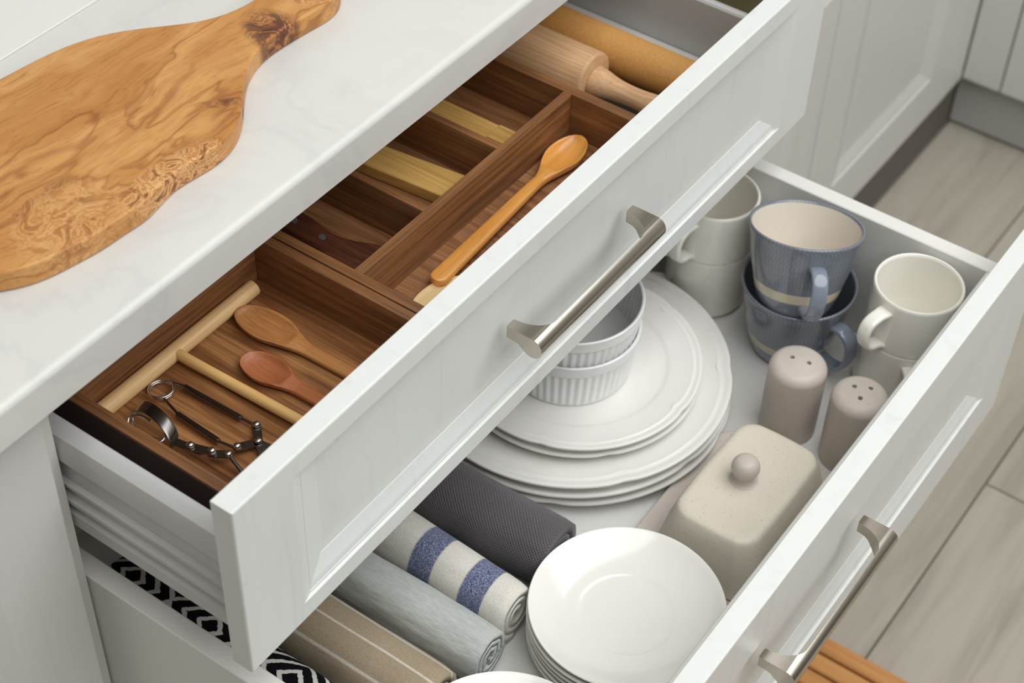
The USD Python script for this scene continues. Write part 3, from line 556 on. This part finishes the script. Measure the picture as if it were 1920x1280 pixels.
# ------------------------------------------------------------------ spoons
def spoon(bl, bw, L, hw0, hw1, th, depth, curve=0., nS=90, nU=21, neck=.35, tip=.9):
    """along +s: the bowl (length bl, width bw) then the handle; the upper face of the bowl is hollow"""
    s = np.unique(np.r_[np.linspace(0, bl * 1.5, int(nS * .62)), np.linspace(bl * 1.5, L - hw1, int(nS * .30)), L - hw1 * (1 - np.sin(np.linspace(0, np.pi / 2, 14)))])
    t = s / bl
    w = np.where(t < .55, bw / 2 * np.sqrt(np.clip(1 - ((t - .55) / .55) ** 2, 0, 1)), 0)
    u = np.clip((t - .55) / .75, 0, 1); sm = u * u * (3 - 2 * u)
    w = np.where(t >= .55, bw / 2 * (1 - sm) + hw0 * sm, w)
    e = np.clip((s - bl * 1.3) / (L - bl * 1.3), 0, 1)
    w = np.where(t > 1.3, hw0 + (hw1 - hw0) * e, w)
    rt = hw1; tail = np.clip((s - (L - rt)) / rt, 0, 1); w = np.where(s > L - rt, w * np.sqrt(np.clip(1 - tail ** 2, 0, 1)), w)
    w = np.maximum(w, 2e-4)
    lift = th * .5 + curve * np.clip(e, 0, 1) * 4 * (1 - np.clip(e, 0, 1)) * .0 + curve * (np.clip((t - .7) / .8, 0, 1) ** 2 * (3 - 2 * np.clip((t - .7) / .8, 0, 1)))
    un_ = np.linspace(-1, 1, nU)
    top, bot = [], []
    for k in range(len(s)):
        x = w[k] * un_
        dome = np.sqrt(np.clip(1 - un_ ** 2, 0, 1))
        hb = np.clip(1 - ((t[k] - .52) / .46) ** 2, 0, 1)
        q = np.clip(1 - (un_ / .86) ** 2, 0, 1)
        inside = 1 if abs(t[k] - .52) < .46 else 0
        hole = depth * np.clip(np.sqrt(hb) * q ** .6, 0, 1) * inside if inside else 0
        isb = np.clip(1 - (t[k] - .85) / .4, 0, 1)
        rimz = lift[k] + depth * .9 * isb
        ht = th * .5
        zt = rimz + ht * dome ** .7 * (1 - .8 * isb) - hole * isb
        zb = lift[k] - ht * dome ** .6 + depth * .9 * isb * (1 - dome ** .8)
        zt = np.maximum(zt, zb + .0007 * dome)
        top.append(np.c_[x, np.full(nU, s[k]), zt]); bot.append(np.c_[x, np.full(nU, s[k]), zb])
    n = len(s); v = np.vstack(top + bot); o = n * nU; f = []
    for k in range(n - 1):
        for j in range(nU - 1):
            a, b, c, d = k * nU + j, k * nU + j + 1, (k + 1) * nU + j + 1, (k + 1) * nU + j
            f += [(a, b, c), (a, c, d), (o + a, o + c, o + b), (o + a, o + d, o + c)]
        for j in (0, nU - 1):
            a, d = k * nU + j, (k + 1) * nU + j
            f += [(a, d, o + d), (a, o + d, o + a)] if j == 0 else [(a, o + d, d), (a, o + a, o + d)]
    for k in (0, n - 1):
        for j in range(nU - 1):
            a, b = k * nU + j, k * nU + j + 1
            f += [(a, o + b, b), (a, o + a, o + b)] if k == 0 else [(a, b, o + b), (a, o + b, o + a)]
    m = trimesh.Trimesh(v, np.array(f), process=False); m.merge_vertices(); m.fix_normals(); return m
def lay(m, p0, p1, z):
    """place a spoon so that its tip is at p0 and its handle points to p1"""
    d = np.array(p1, float) - np.array(p0, float); a = math.atan2(d[1], d[0]) - math.pi / 2
    m = m.copy(); c, s = math.cos(a), math.sin(a); v = m.vertices
    m.vertices = np.c_[c * v[:, 0] - s * v[:, 1] + p0[0], s * v[:, 0] + c * v[:, 1] + p0[1], v[:, 2] - v[:, 2].min() + z]
    return m
sp = thing('wooden_spoon', 'tan wooden spoon with a pointed bowl, beside the inner wall of the left tray', 'spoon', (.222, .13, ZTF), group=None)
part(sp, 'spoon', lay(spoon(.058, .033, .176, .0062, .0066, .0062, .0055), (.2215, .2065), (.2245, .03), ZTF + .0003), 'spoon_tan', 50, ab=True)
sp = thing('wooden_spoon', 'small reddish wooden spoon between the tan spoon and the pale stick', 'spoon', (.19, .1, ZTF))
part(sp, 'spoon', lay(spoon(.044, .030, .137, .0060, .0064, .006, .0055), (.1855, .1685), (.1885, .03), ZTF + .0003), 'spoon_red', 50, ab=True)
sp = thing('wooden_spoon', 'glossy orange wooden spoon with a long handle in the front compartment', 'spoon', (.45, .11, ZTF))
part(sp, 'spoon', lay(spoon(.056, .0325, .229, .0056, .0088, .0080, .0075, curve=.004), (.5685, .1095), (.338, .1000), ZTF + .0003), 'spoon_orange', 50, ab=True)
sp = thing('wooden_spoon', 'pale wooden spoon only its tip showing behind the drawer front', 'spoon', (.35, .08, ZTF))
part(sp, 'spoon', lay(spoon(.060, .036, .22, .006, .007, .006, .003), (.3040, .0935), (.5, .045), ZTF + .0003), 'pale_spoon', 50, ab=True)

# ------------------------------------------------------------------ jointed steel tool
jt = thing('corkscrew', 'steel zigzag corkscrew with linked arms lying in the left tray', 'corkscrew', (.11, .15, ZTF))
Zt = ZTF + .0045
th = np.linspace(0, 2 * np.pi * 2.0, 90)
part(jt, 'ring', tube(np.c_[.1235 + .0095 * np.cos(th), .1955 + .0095 * np.sin(th), Zt - .002 + .0035 * th / th[-1]], .0011, 10), 'steel', 50, ab=True)
part(jt, 'rod', tube([(.133, .1965, Zt), (.136, .185, Zt), (.1375, .125, Zt), (.1385, .113, Zt)], .0011, 10), 'steel_dark', 50, ab=True)
part(jt, 'rod', tube([(.118, .188, Zt), (.113, .17, Zt), (.1105, .125, Zt), (.113, .109, Zt)], .0011, 10), 'steel_dark', 50, ab=True)
part(jt, 'sleeve', tube([(.1362, .183, Zt), (.1375, .128, Zt)], .0024, 12), 'steel_dark', 50, ab=True)
part(jt, 'sleeve', tube([(.1122, .168, Zt), (.1105, .126, Zt)], .0024, 12), 'steel_dark', 50, ab=True)
def link(a, b, z, w=.0034, t=.0014):
    a, b = np.array(a), np.array(b); pl = LineString([a, b]).buffer(w, quad_segs=6)
    return prism(Polygon(np.array(pl.exterior.coords)[:-1][::-1]), z - t / 2, z + t / 2)
def rivet(x, y, z, r=.0030):
    m = trimesh.creation.icosphere(3, r); m.vertices[:, 2] *= .75; m.apply_translation((x, y, z)); return m
for a, b, z in (((.1385, .113), (.126, .100), Zt), ((.126, .100), (.113, .109), Zt + .002), ((.126, .100), (.1295, .083), Zt), ((.126, .100), (.118, .086), Zt + .002), ((.090, .135), (.096, .118), Zt + .006), ((.096, .118), (.1025, .108), Zt + .004), ((.088, .148), (.093, .126), Zt + .004)):
    part(jt, 'link', link(a, b, z), 'steel_dark', 30, ab=True)
for x, y, z in ((.1385, .113, Zt + .002), (.126, .100, Zt + .0035), (.113, .109, Zt + .0035), (.0905, .134, Zt + .008), (.0965, .1185, Zt + .007), (.1025, .108, Zt + .005)):
    part(jt, 'rivet', rivet(x, y, z), 'steel', 50, ab=True)
# curved blade: an arched band, with a spiral ring beside it
a = np.linspace(-.35, math.pi * 1.02, 40)
bl = np.c_[.0905 + .006 * np.cos(a * .6), .1715 + .0225 * np.cos(a), Zt + .001 + .014 * np.clip(np.sin(a), 0, 1)]
part(jt, 'blade', strap(bl, (1, .25, 0), .0058, .0007, 16, 4), 'steel_dark', 50, ab=True)
a = np.linspace(0, 2 * math.pi * 1.8, 110)
part(jt, 'spiral_wire', tube(np.c_[.0815 + .009 * a / a[-1] + .008 * np.cos(a), .172 + .016 * np.sin(a), Zt + .006 + .004 * np.sin(a + 1)], .0011, 10), 'steel', 50, ab=True)
part(jt, 'lever', tube([(.1025, .108, Zt + .004), (.0985, .094, Zt + .002), (.0968, .087, Zt)], .0016, 10), 'steel_dark', 50, ab=True)
part(jt, 'grip', tube([(.0970, .089, Zt + .001), (.0925, .055, Zt + .001), (.092, .05, Zt + .001)], [.0046, .0046, .004], 14), 'steel_dark', 50, ab=True)

# ------------------------------------------------------------------ things in the rear compartments
bt = thing('bamboo_tongs', 'flat pale bamboo strip in the rear compartment nearest the rolling pin', 'bamboo utensil', (.53, .25, ZTF))
part(bt, 'strip', box(.5205, .5430, .1385, .40, ZTF + .0003, ZTF + .005, .0006), 'bamboo', False, ab=True)
part(bt, 'strip', box(.5210, .5425, .1385, .1800, ZTF + .0052, ZTF + .0066, .0004), 'bamboo', False, ab=True)
bb = thing('bamboo_spatula', 'thick pale bamboo spatula blade in the middle rear compartment', 'spatula', (.43, .25, ZTF))
part(bb, 'blade', prism(Polygon([(.4310, .1390), (.4600, .1390), (.4585, .16), (.4490, .235), (.4440, .30), (.4180, .30), (.4215, .235), (.4280, .16)]).buffer(.002), ZTF + .0003, ZTF + .0125, .0016), 'bamboo', 30, ab=True)
kn = thing('knife', 'knife with a dark riveted wooden handle in the left rear compartment', 'knife', (.32, .22, ZTF))
kp = smooth_curve([(.2930, .1425), (.318, .1400), (.336, .146), (.3365, .160), (.329, .178), (.3245, .200), (.3285, .225), (.3285, .26), (.322, .284), (.306, .285), (.303, .262), (.303, .225), (.301, .20), (.2955, .175), (.2905, .158)], 120, closed=True) + np.array([.009, 0])
part(kn, 'handle', prism(Polygon(kp), ZTF + .0005, ZTF + .0145, .004), 'dark_handle', 45, ab=True)
for x, y in ((.3225, .203), (.3245, .235), (.322, .268)): part(kn, 'rivet', move(trimesh.creation.cylinder(.0032, .0006, sections=24), (x, y, ZTF + .0147)), 'rivet_grey', 30, ab=True)
part(kn, 'blade', prism(Polygon([(.3145, .284), (.331, .284), (.3325, .40), (.327, .43), (.318, .445)]), ZTF + .0065, ZTF + .0085), 'steel', False, ab=True)

# rolling pin, kraft roll and the liner below them
ln = thing('drawer_liner', 'black open-weave liner under the rolling pin', 'liner', (.66, .22, .0421))
part(ln, 'sheet', box(.598, .736, .03, .50, .0421, .0436, .0004), 'black_mesh', False, ab=True)
rp = thing('rolling_pin', 'beech rolling pin with a turned handle between tray and paper roll', 'rolling pin', (.638, .14, .0437))
R_ = .027; zc = .0437 + R_
body = lathe_m([(0, 0), (.0235, 0), (.0262, .0012), (R_, .004), (R_, .246), (.0262, .2488), (.0235, .25), (0, .25)], 64)
body.vertices = np.c_[body.vertices[:, 0], body.vertices[:, 2], -body.vertices[:, 1]]; body.fix_normals()
part(rp, 'barrel', move(body, (.638, .143, zc)), 'beech', 35, ab=True)
hp = [(0, 0), (.0145, 0), (.0148, .002), (.0140, .008), (.0118, .018), (.0102, .032), (.0102, .05), (.0122, .072), (.0132, .088), (.0128, .100), (.0095, .108), (0, .110)]
hpz = smooth_curve(np.array(hp[2:-1]), 40)
for s, y in ((-1, .1425), (1, .3935)):
    h_ = lathe_m([(0, 0), (.0145, 0)] + [tuple(q) for q in hpz] + [(0, .1095)], 40)
    h_.vertices = np.c_[h_.vertices[:, 0], s * h_.vertices[:, 2], h_.vertices[:, 1]]; h_.fix_normals()
    part(rp, 'handle', move(h_, (.638, y, zc)), 'beech', 50, ab=True)
kr = thing('paper_roll', 'roll of brown baking paper beside the rolling pin', 'paper roll', (.692, .2, .0437))
spx = [((.0085 + .0130 * k / 219) * math.cos(k * .36), (.0085 + .0130 * k / 219) * math.sin(k * .36)) for k in range(220)]
tube_pl = Polygon(LineString(spx[-20:]).buffer(.0004).exterior.coords)
roll = trimesh.creation.annulus(.0155, .0215, .36, sections=72)
roll.apply_transform(trimesh.transformations.rotation_matrix(math.pi / 2, (1, 0, 0)))
part(kr, 'paper', move(roll, (.6935, .21, .0437 + .0216)), 'kraft', 40, ab=True)
core = trimesh.creation.annulus(.0130, .0154, .362, sections=60); core.apply_transform(trimesh.transformations.rotation_matrix(math.pi / 2, (1, 0, 0)))
part(kr, 'core', move(core, (.6935, .21, .0437 + .0216)), 'kraft', 40, ab=True)

# ------------------------------------------------------------------ plates
def scal(th0, R, amp):
    def f(th, r, z):
        ph = np.abs(np.sin(2.5 * (th - th0)))                      # 0 at the five brackets
        dip = np.exp(-(ph / .16) ** 2) * .55 + (1 - ph ** .45) * .6
        wgt = np.clip((r / R - .80) / .12, 0, 1)
        ridge = 1 + 1.2 * np.exp(-((r / R - .925) / .012) ** 2)
        return 1 - amp * dip * wgt * ridge
    return f
DIN = [(0, .004), (.086, .004), (.0885, .0008), (.090, 0), (.094, 0), (.0955, .0012), (.098, .005), (.125, .0088), (.150, .0125), (.1545, .0143), (.1560, .0158), (.1562, .0168), (.1556, .0179), (.1538, .0184), (.1515, .0181), (.1490, .0172), (.1472, .0171), (.1455, .0178), (.1440, .0179), (.1424, .0170), (.130, .0154), (.1175, .0141), (.1145, .0136), (.1125, .0127), (.109, .0121), (.102, .0119), (.06, .0118), (0, .0118)]
DIN = [(r, z) for r, z in DIN]
def plate_mesh(k, kz, th0, amp=.013, n=240): return lathe_m([(r * k, z * kz) for r, z in DIN], n, scal(th0, .1562 * k, amp))
pc = (.5190, .0752)
d0 = thing('dinner_plate', 'uppermost of the large scalloped cream plates, right under the smaller plates', 'plate', (*pc, ZF2 + .0242), group=None)
dpm = plate_mesh(1., 1., math.radians(-55))
part(d0, 'plate', dpm, 'porcelain_plate', 45)
dup(d0, (pc[0] - .001, pc[1], ZF2 + .0121), (0, 0, 26), 'middle large scalloped cream plate of the stack')
dup(d0, (pc[0] + .001, pc[1] - .001, ZF2 + .0001), (0, 0, 47), 'lowest large scalloped cream plate, touching the drawer floor')
ZSM = ZF2 + .0242 + .0119
s0 = thing('side_plate', 'upper of the two smaller scalloped cream plates, under the ribbed bowls', 'plate', (.5145, .0652, ZSM + .0105))
part(s0, 'plate', plate_mesh(.76, .84, math.radians(-18)), 'porcelain_plate', 45)
dup(s0, (.5150, .0655, ZSM), (0, 0, 30), 'lower of the two smaller scalloped cream plates on the dinner plates')
ZB = ZSM + .0105 + .0118 * .84 + .0001
def flute(th, r, z): return 1 - .020 * (.5 - .5 * np.cos(52 * th)) ** 1.4 * ((r > .056) & (z > .004) & (z < .0425))
rk = thing('ramekin', 'lower pale ribbed bowl standing on the scalloped plates', 'bowl', (.5075, .0697, ZB))
rprof = [(0, .0015), (.053, .0015), (.0535, 0), (.0575, 0), (.0588, .0018), (.0592, .0045), (.0605, .015), (.0622, .03), (.0635, .042), (.0645, .0432), (.0650, .0450), (.0655, .053), (.0652, .0552), (.0640, .0562), (.0625, .0555), (.0617, .053), (.0600, .03), (.0578, .010), (.055, .0058), (.050, .0046), (0, .0045)]
part(rk, 'bowl', lathe_m(rprof, 312, flute), 'ramekin_white', 40)
dup(rk, (.5077, .0695, ZB + .0318), (0, 0, 20), 'upper pale ribbed bowl nested in the lower one')
# smooth saucers
SAU = [(0, .003), (.036, .003), (.0375, 0), (.0405, 0), (.042, .0028), (.058, .0058), (.072, .0105), (.080, .0150), (.0828, .0172), (.0832, .0184), (.0826, .0193), (.0812, .0192), (.078, .0172), (.070, .0128), (.058, .0090), (.048, .0076), (.0425, .0070), (.0408, .0066), (.0395, .0060), (.036, .0058), (0, .0058)]
sau = thing('saucer', 'bottom saucer of the tall white stack by the drawer front', 'saucer', (.304, -.1275, ZF2 + .0001))
part(sau, 'saucer', lathe_m(SAU, 128), 'porcelain', 50)
N_S = 6
names = ['second saucer from the bottom of the tall white stack', 'third saucer from the bottom of the tall white stack', 'fourth saucer from the bottom of the tall white stack', 'saucer directly beneath the uppermost one in the tall stack', 'uppermost white saucer of the tall stack, its round well in full view']
for q in range(1, N_S):
    j = rng.uniform(-.0005, .0005, 2); dup(sau, (.304 + j[0], -.1275 + j[1], ZF2 + .0001 + .0070 * q), (0, 0, 20 * q), names[q - 1])
fp = dup(sau, (.1225, -.131, ZF2 + .0001 + .0070 * 5), (0, 0, 0), 'topmost white saucer at the lower edge of the picture, left of the tall stack')
for q in range(5): dup(sau, (.1225, -.131, ZF2 + .0001 + .0070 * q), (0, 0, 0), 'white saucer hidden beneath the one at the lower edge of the picture', 'covered saucers at the lower edge')

# ------------------------------------------------------------------ mugs
def white_mug(loc, rz, label, stepped=False):
    t = thing('white_mug', label, 'mug', loc, (0, 0, rz))
    prof = [(0, .003), (.030, .003), (.0315, 0), (.0345, 0), (.0385, .0022), (.0408, .006), (.0418, .012), (.0424, .03), (.0425, .074), (.0423, .0762), (.0412, .0772), (.0398, .0768), (.0391, .075), (.0390, .03), (.0385, .012), (.0368, .0062), (.033, .0045), (0, .0042)]
    if stepped:      # the foot is drawn in, so that the mug stands in the rim of the one below
        prof = [(0, .003), (.030, .003), (.0315, 0), (.0345, 0), (.0368, .0015), (.0376, .006), (.0378, .0176), (.0392, .0181), (.0416, .0183), (.0424, .0194)] + prof[8:13] + [(.0390, .075), (.0386, .03), (.0362, .022), (.0355, .010), (.033, .006), (0, .0055)]
    part(t, 'body', lathe_m(prof, 96), 'porcelain_mug', 50)
    p = smooth_curve([(.0400, 0, .0640), (.0520, 0, .0640), (.0640, 0, .0595), (.0675, 0, .0480), (.0640, 0, .0350), (.0560, 0, .0285), (.0480, 0, .0270), (.0405, 0, .0235)], 48)
    part(t, 'handle', strap(p, (0, 1, 0), np.interp(np.linspace(0, 1, 48), [0, .15, .6, .9, 1], [.0085, .0070, .0066, .0072, .009]), .0032, 22, 3.0), 'porcelain_mug', 60)
    return t
ZM2 = ZF2 + .0592
white_mug((.7205, .0425, ZF2 + .0001), 133, 'lower white mug in the stack half hidden behind the upper drawer')
white_mug((.7200, .0425, ZM2), 176, 'upper white mug in the stack half hidden behind the upper drawer', True)
white_mug((.7215, -.1745, ZF2 + .0001), 212, 'lower white mug in the corner by the drawer front')
white_mug((.7215, -.1745, ZM2), 163, 'upper white mug in the corner by the drawer front, wide open rim', True)
def blue_mug(loc, rot, label, inner, k=1.0):
    sc = lambda m: trimesh.Trimesh(tm(m).vertices * k, tm(m).faces, process=False)
    t = thing('blue_mug', label, 'mug', loc, rot)
    outer = [(0, .002), (.026, .002), (.0275, 0), (.031, 0), (.0345, .0018), (.0372, .006), (.0398, .013), (.0430, .0235), (.0466, .0385), (.0495, .052), (.0520, .066), (.0540, .0775), (.0553, .083), (.0563, .0862), (.0566, .0877), (.0561, .0890), (.0549, .0893), (.0538, .0885), (.0532, .0870)]
    pr = smooth_curve(np.array(outer[3:]), 70)
    m, uv = lathe([(0, .002), (.026, .002), (.0275, 0)] + [tuple(q) for q in pr], 160)
    part(t, 'body', sc(m), 'blue_glaze', True, uv=uv)
    inn = [(.0532, .0870), (.0512, .077), (.0478, .058), (.0435, .036), (.0390, .018), (.0350, .0085), (.028, .0055), (0, .005)]
    part(t, 'lining', sc(lathe_m(inn, 96)), inner, 60)
    p = smooth_curve([(.0480, 0, .0655), (.0600, 0, .0690), (.0715, 0, .0640), (.0762, 0, .0500), (.0735, 0, .0340), (.0640, 0, .0215), (.0520, 0, .0185), (.0400, 0, .0190)], 56)
    part(t, 'handle', sc(strap(p, (0, 1, 0), .0078, .0030, 22, 3.2)), 'blue_plain', 60)
    return t
LB = (.7065, -.0640, ZF2 + .0001)
blue_mug(LB, (0, 0, -106), 'lower blue-grey mug with a cream band standing in the drawer', 'dark_glaze')
# the upper one leans away from the camera on its handle: its axis is n
n_ = np.array([.232, .113, .966]); n_ /= np.linalg.norm(n_)
cen = np.array([.7075, -.0598, -.0455])
yaw = math.radians(-141)
zx = n_; xx = np.array([math.cos(yaw), math.sin(yaw), 0]); xx -= zx * (xx @ zx); xx /= np.linalg.norm(xx); yy = np.cross(zx, xx)
Rm = np.c_[xx, yy, zx]
sy = -Rm[2, 0]; ry = math.asin(sy); rx = math.atan2(Rm[2, 1], Rm[2, 2]); rz = math.atan2(Rm[1, 0], Rm[0, 0])
blue_mug(tuple(cen - n_ * .0855), tuple(np.degrees([rx, ry, rz])), 'tilted upper blue-grey mug with a pale cream inside', 'cream_glaze', .97)

# ------------------------------------------------------------------ shakers
def shaker(loc, rz, r, h, holes, label):
    t = thing('shaker', label, 'shaker', loc, (0, 0, rz))
    rt = .011
    prof = [(0, .003), (r * .75, .003), (r * .80, 0), (r * .95, 0), (r, .003), (r * 1.015, h * .5), (r * 1.01, h - rt)]
    prof += [(r * 1.01 - rt + rt * math.cos(q), h - rt + rt * .92 * math.sin(q)) for q in np.linspace(.2, math.pi / 2, 8)] + [(r * .3, h + .0006), (0, h + .0008)]
    m = lathe_m(prof, 96); mm = m3.Manifold(m3.Mesh(np.asarray(m.vertices, np.float32), np.asarray(m.faces, np.uint32)))
    if mm.volume() < 0: m.invert(); mm = m3.Manifold(m3.Mesh(np.asarray(m.vertices, np.float32), np.asarray(m.faces, np.uint32)))
    for x, y in holes: mm = mm - m3.Manifold.cylinder(.02, .0021, .0024, 24).translate((x, y, h - .012))
    part(t, 'body', mm, 'stoneware_grey', 40)
    for x, y in holes: part(t, 'hole', move(trimesh.creation.cylinder(.0021, .0002, sections=20), (x, y, h - .0095)), 'hole_dark', False)
    return t
shaker((.6095, -.1170, ZF2 + .0001), 0, .0270, .0890, [(-.0005, .0075), (.0025, -.0085)], 'grey speckled shaker with two holes in its top')
shaker((.6095, -.1810, ZF2 + .0001), 0, .0262, .0885, [(.0015, .0080), (.0085, -.0050), (-.0085, -.0030)], 'grey speckled shaker with three holes in its top')

# ------------------------------------------------------------------ butter dish
def rrect(cx, cy, a, b, r, n=12, bulge=0.):
    pts = []
    for sx, sy, t0 in ((1, -1, -90), (1, 1, 0), (-1, 1, 90), (-1, -1, 180)):
        for q in np.linspace(t0, t0 + 90, n): pts.append((sx * (a - r) + r * math.cos(math.radians(q)), sy * (b - r) + r * math.sin(math.radians(q))))
    p = np.array(pts)
    out_ = []
    for k in range(len(p)):
        u, v = p[k], p[(k + 1) % len(p)]
        m_ = 8 if k % n == n - 1 else 1
        for s in range(m_): out_.append(u + (v - u) * s / m_)
    p = np.array(out_)
    if bulge: p = np.c_[p[:, 0] * (1 + bulge * (1 - (p[:, 1] / b) ** 2)), p[:, 1] * (1 + bulge * 1.3 * (1 - (p[:, 0] / a) ** 2))]
    return np.c_[p[:, 0] + cx, p[:, 1] + cy]
bd = thing('butter_dish', 'cream speckled butter dish with a round knob on a grey tray', 'butter dish', (.4755, -.1430, ZF2 + .0001))
z0 = 0.
def ring(a, b, r, z, bu=.03): return np.c_[rrect(0, 0, a, b, r, bulge=bu), np.full(len(rrect(0, 0, a, b, r)), z)]
tray = rings_mesh([ring(.078, .050, .020, 0), ring(.082, .054, .022, .0005), ring(.0905, .0650, .024, .0065), ring(.0945, .0690, .026, .0085), ring(.0950, .0695, .026, .0095), ring(.0943, .0688, .026, .0100), ring(.088, .062, .024, .0075), ring(.0800, .0540, .021, .0055)])
part(bd, 'tray', tray, 'stoneware_grey', 40, 'grey speckled base tray with a raised rim')
lid_r = [ring(.0755, .0490, .016, .0060, .02), ring(.0782, .0515, .017, .0078, .02), ring(.0784, .0517, .017, .010, .02)]
for t_, z in ((.25, .028), (.6, .052), (.9, .0655)): lid_r.append(ring(.0784 - .0132 * t_ ** .9, .0517 - .0125 * t_ ** .9, .017, z, .03))
a1, b1 = .0655, .0395
for q in np.linspace(.3, 1, 5): lid_r.append(ring(a1 - .0075 * (1 - math.cos(q * math.pi / 2)), b1 - .0075 * (1 - math.cos(q * math.pi / 2)), .015, .0660 + .0058 * math.sin(q * math.pi / 2), .04))
lid_r = [r_ + np.array([-.004, -.002, 0]) for r_ in lid_r]
lid_r += [ring(.040, .020, .012, .0724, .03), ring(.012, .006, .004, .0726, .0)]
for r_ in lid_r: r_[:, 2] = .006 + (r_[:, 2] - .006) * .95
lid = part(bd, 'lid', rings_mesh(lid_r), 'stoneware_cream', 50, 'cream speckled lid')
kpf = smooth_curve([(.0150, .0000), (.0105, .0012), (.0088, .0042), (.0095, .0080), (.0120, .0125), (.0127, .0170), (.0112, .0222), (.0075, .0258), (.003, .0270)], 40)
part(lid, 'knob', move(lathe_m([(0, 0)] + [tuple(q) for q in kpf] + [(0, .0271)], 48), (-.0060, .0020, .0690)), 'stoneware_grey', 60, 'round grey knob')

# ------------------------------------------------------------------ rolled towels
def towel(name, label, cx, y0, y1, a, b, mt, yaw=0., turns=3.2, start=.3, th_=.0052, wob=.0012, seed=1, cross=96):
    """a cloth rolled round itself: the spiral is real, and shows at the ends"""
    t = thing(name, label, 'towel', (cx, 0, ZF2 + .0003))
    start = -math.pi / 2 - .15 - 2 * math.pi * turns
    n = int(cross * turns); k = np.linspace(0, 1, n)
    rr = .24 + .76 * k; ang = start + 2 * np.pi * turns * k
    gap = .76 / turns
    ys = np.linspace(y0, y1, 26)
    rows_o, rows_i = [], []
    half = min(.44 * gap, .5)
    for y in ys:
        dn = (fbm(np.c_[np.cos(ang) * 2 + seed, np.sin(ang) * 2, np.full(n, y * 14)], 3, seed) - .5) * wob * 2
        e = 1 - .05 * np.exp(-min(y - y0, y1 - y) / .006)
        ro = (rr + gap * .46) * e; ri = (rr - gap * .46) * e
        sc = 1 / (1 + gap * .46)
        off = math.tan(yaw) * (y - (y0 + y1) / 2)
        sup = lambda q, s: np.sign(q) * np.abs(q) ** s
        cxr, czr = sup(np.cos(ang), .95), sup(np.sin(ang), .95)
        rows_o.append(np.c_[(ro * sc * a + dn) * cxr + off, np.full(n, y), b + (ro * sc * b + dn) * czr])
        rows_i.append(np.c_[(ri * sc * a + dn) * cxr + off, np.full(n, y), b + (ri * sc * b + dn) * czr])
    ln = np.r_[0, np.cumsum(np.hypot(*np.diff(rows_o[0][:, [0, 2]], axis=0).T))]
    m_ = len(ys); v = np.vstack(rows_o + rows_i); o = m_ * n
    uv = np.vstack([np.c_[ln, np.full(n, y)] for y in ys] * 2)
    I, J = np.meshgrid(np.arange(m_ - 1), np.arange(n - 1), indexing='ij')
    A, B, C_, D = I * n + J, I * n + J + 1, (I + 1) * n + J + 1, (I + 1) * n + J
    quads = [(A, D, C_, B), (o + A, o + B, o + C_, o + D)]
    j = np.arange(n - 1)
    quads += [(j, j + 1, o + j + 1, o + j), ((m_ - 1) * n + j, o + (m_ - 1) * n + j, o + (m_ - 1) * n + j + 1, (m_ - 1) * n + j + 1)]
    i = np.arange(m_ - 1)
    quads += [(i * n, o + i * n, o + (i + 1) * n, (i + 1) * n), (i * n + n - 1, (i + 1) * n + n - 1, o + (i + 1) * n + n - 1, o + i * n + n - 1)]
    f = []
    for q in quads:
        q = [np.ravel(x) for x in q]; f += [np.stack([q[0], q[1], q[2]], -1), np.stack([q[0], q[2], q[3]], -1)]
    v[:, 2] = np.maximum(v[:, 2], 0.0)
    part(t, 'cloth', trimesh.Trimesh(v, np.vstack(f), process=False), mt, True, uv=uv)
    return t
towel('rolled_towel', 'black and white diamond-patterned rolled towel at the left end', .0745, .018, .236, .0365, .036, 'towel_diamond', 0, 2.6, 1.0, seed=2)
towel('rolled_towel', 'beige rolled towel with thin white stripes', .1465, -.050, .21, .0335, .033, 'towel_beige', 0, 2.4, .4, seed=3)
towel('rolled_towel', 'plain pale grey rolled towel between the beige and the striped one', .2075, -.058, .20, .0268, .0305, 'towel_grey', 0, 3.0, .8, wob=.003, seed=4)
towel('rolled_towel', 'cream rolled towel with broad blue bands', .2630, -.050, .20, .0275, .031, 'towel_striped', math.radians(3), 2.6, 2.0, seed=5)
towel('rolled_towel', 'charcoal waffle-weave rolled towel beside the large plates', .3245, -.043, .20, .0355, .035, 'towel_waffle', math.radians(-2), 2.2, 1.2, seed=6)

# ------------------------------------------------------------------ slatted mat on the floor
sm = thing('slatted_mat', 'orange-brown slatted wooden mat on the floor in front of the drawers', 'mat', (.6, -.4, FL + .0002))
for q in range(10):
    x1 = .7895 - .0272 * q
    part(sm, 'slat', box(x1 - .0235, x1, -.78, -.155 if True else 0, FL + .0102, FL + .0245, .002), 'mat_slat', 30, ab=True)
for y in (-.25, -.68): part(sm, 'batten', box(.52, .7885, y - .02, y + .02, FL + .0002, FL + .0100, .001), 'mat_slat', False, ab=True)

# ------------------------------------------------------------------ groups of like things
for prim in stage.GetPrimAtPath('/World').GetChildren():
    base = prim.GetName().rstrip('0123456789').rstrip('_')
    g = {'dinner_plate': 'large scalloped plates in one stack', 'side_plate': 'smaller scalloped plates in one stack', 'ramekin': 'ribbed bowls on the plates', 'saucer': 'white saucers in the lower drawer', 'white_mug': 'white mugs in the lower drawer',
         'blue_mug': 'blue-grey mugs in the lower drawer', 'shaker': 'speckled shakers', 'rolled_towel': 'rolled towels in the lower drawer', 'wooden_spoon': 'wooden spoons in the trays', 'cutlery_tray': 'walnut trays in the upper drawer'}.get(base)
    if g and not prim.GetCustomDataByKey('group'): prim.SetCustomDataByKey('group', g)
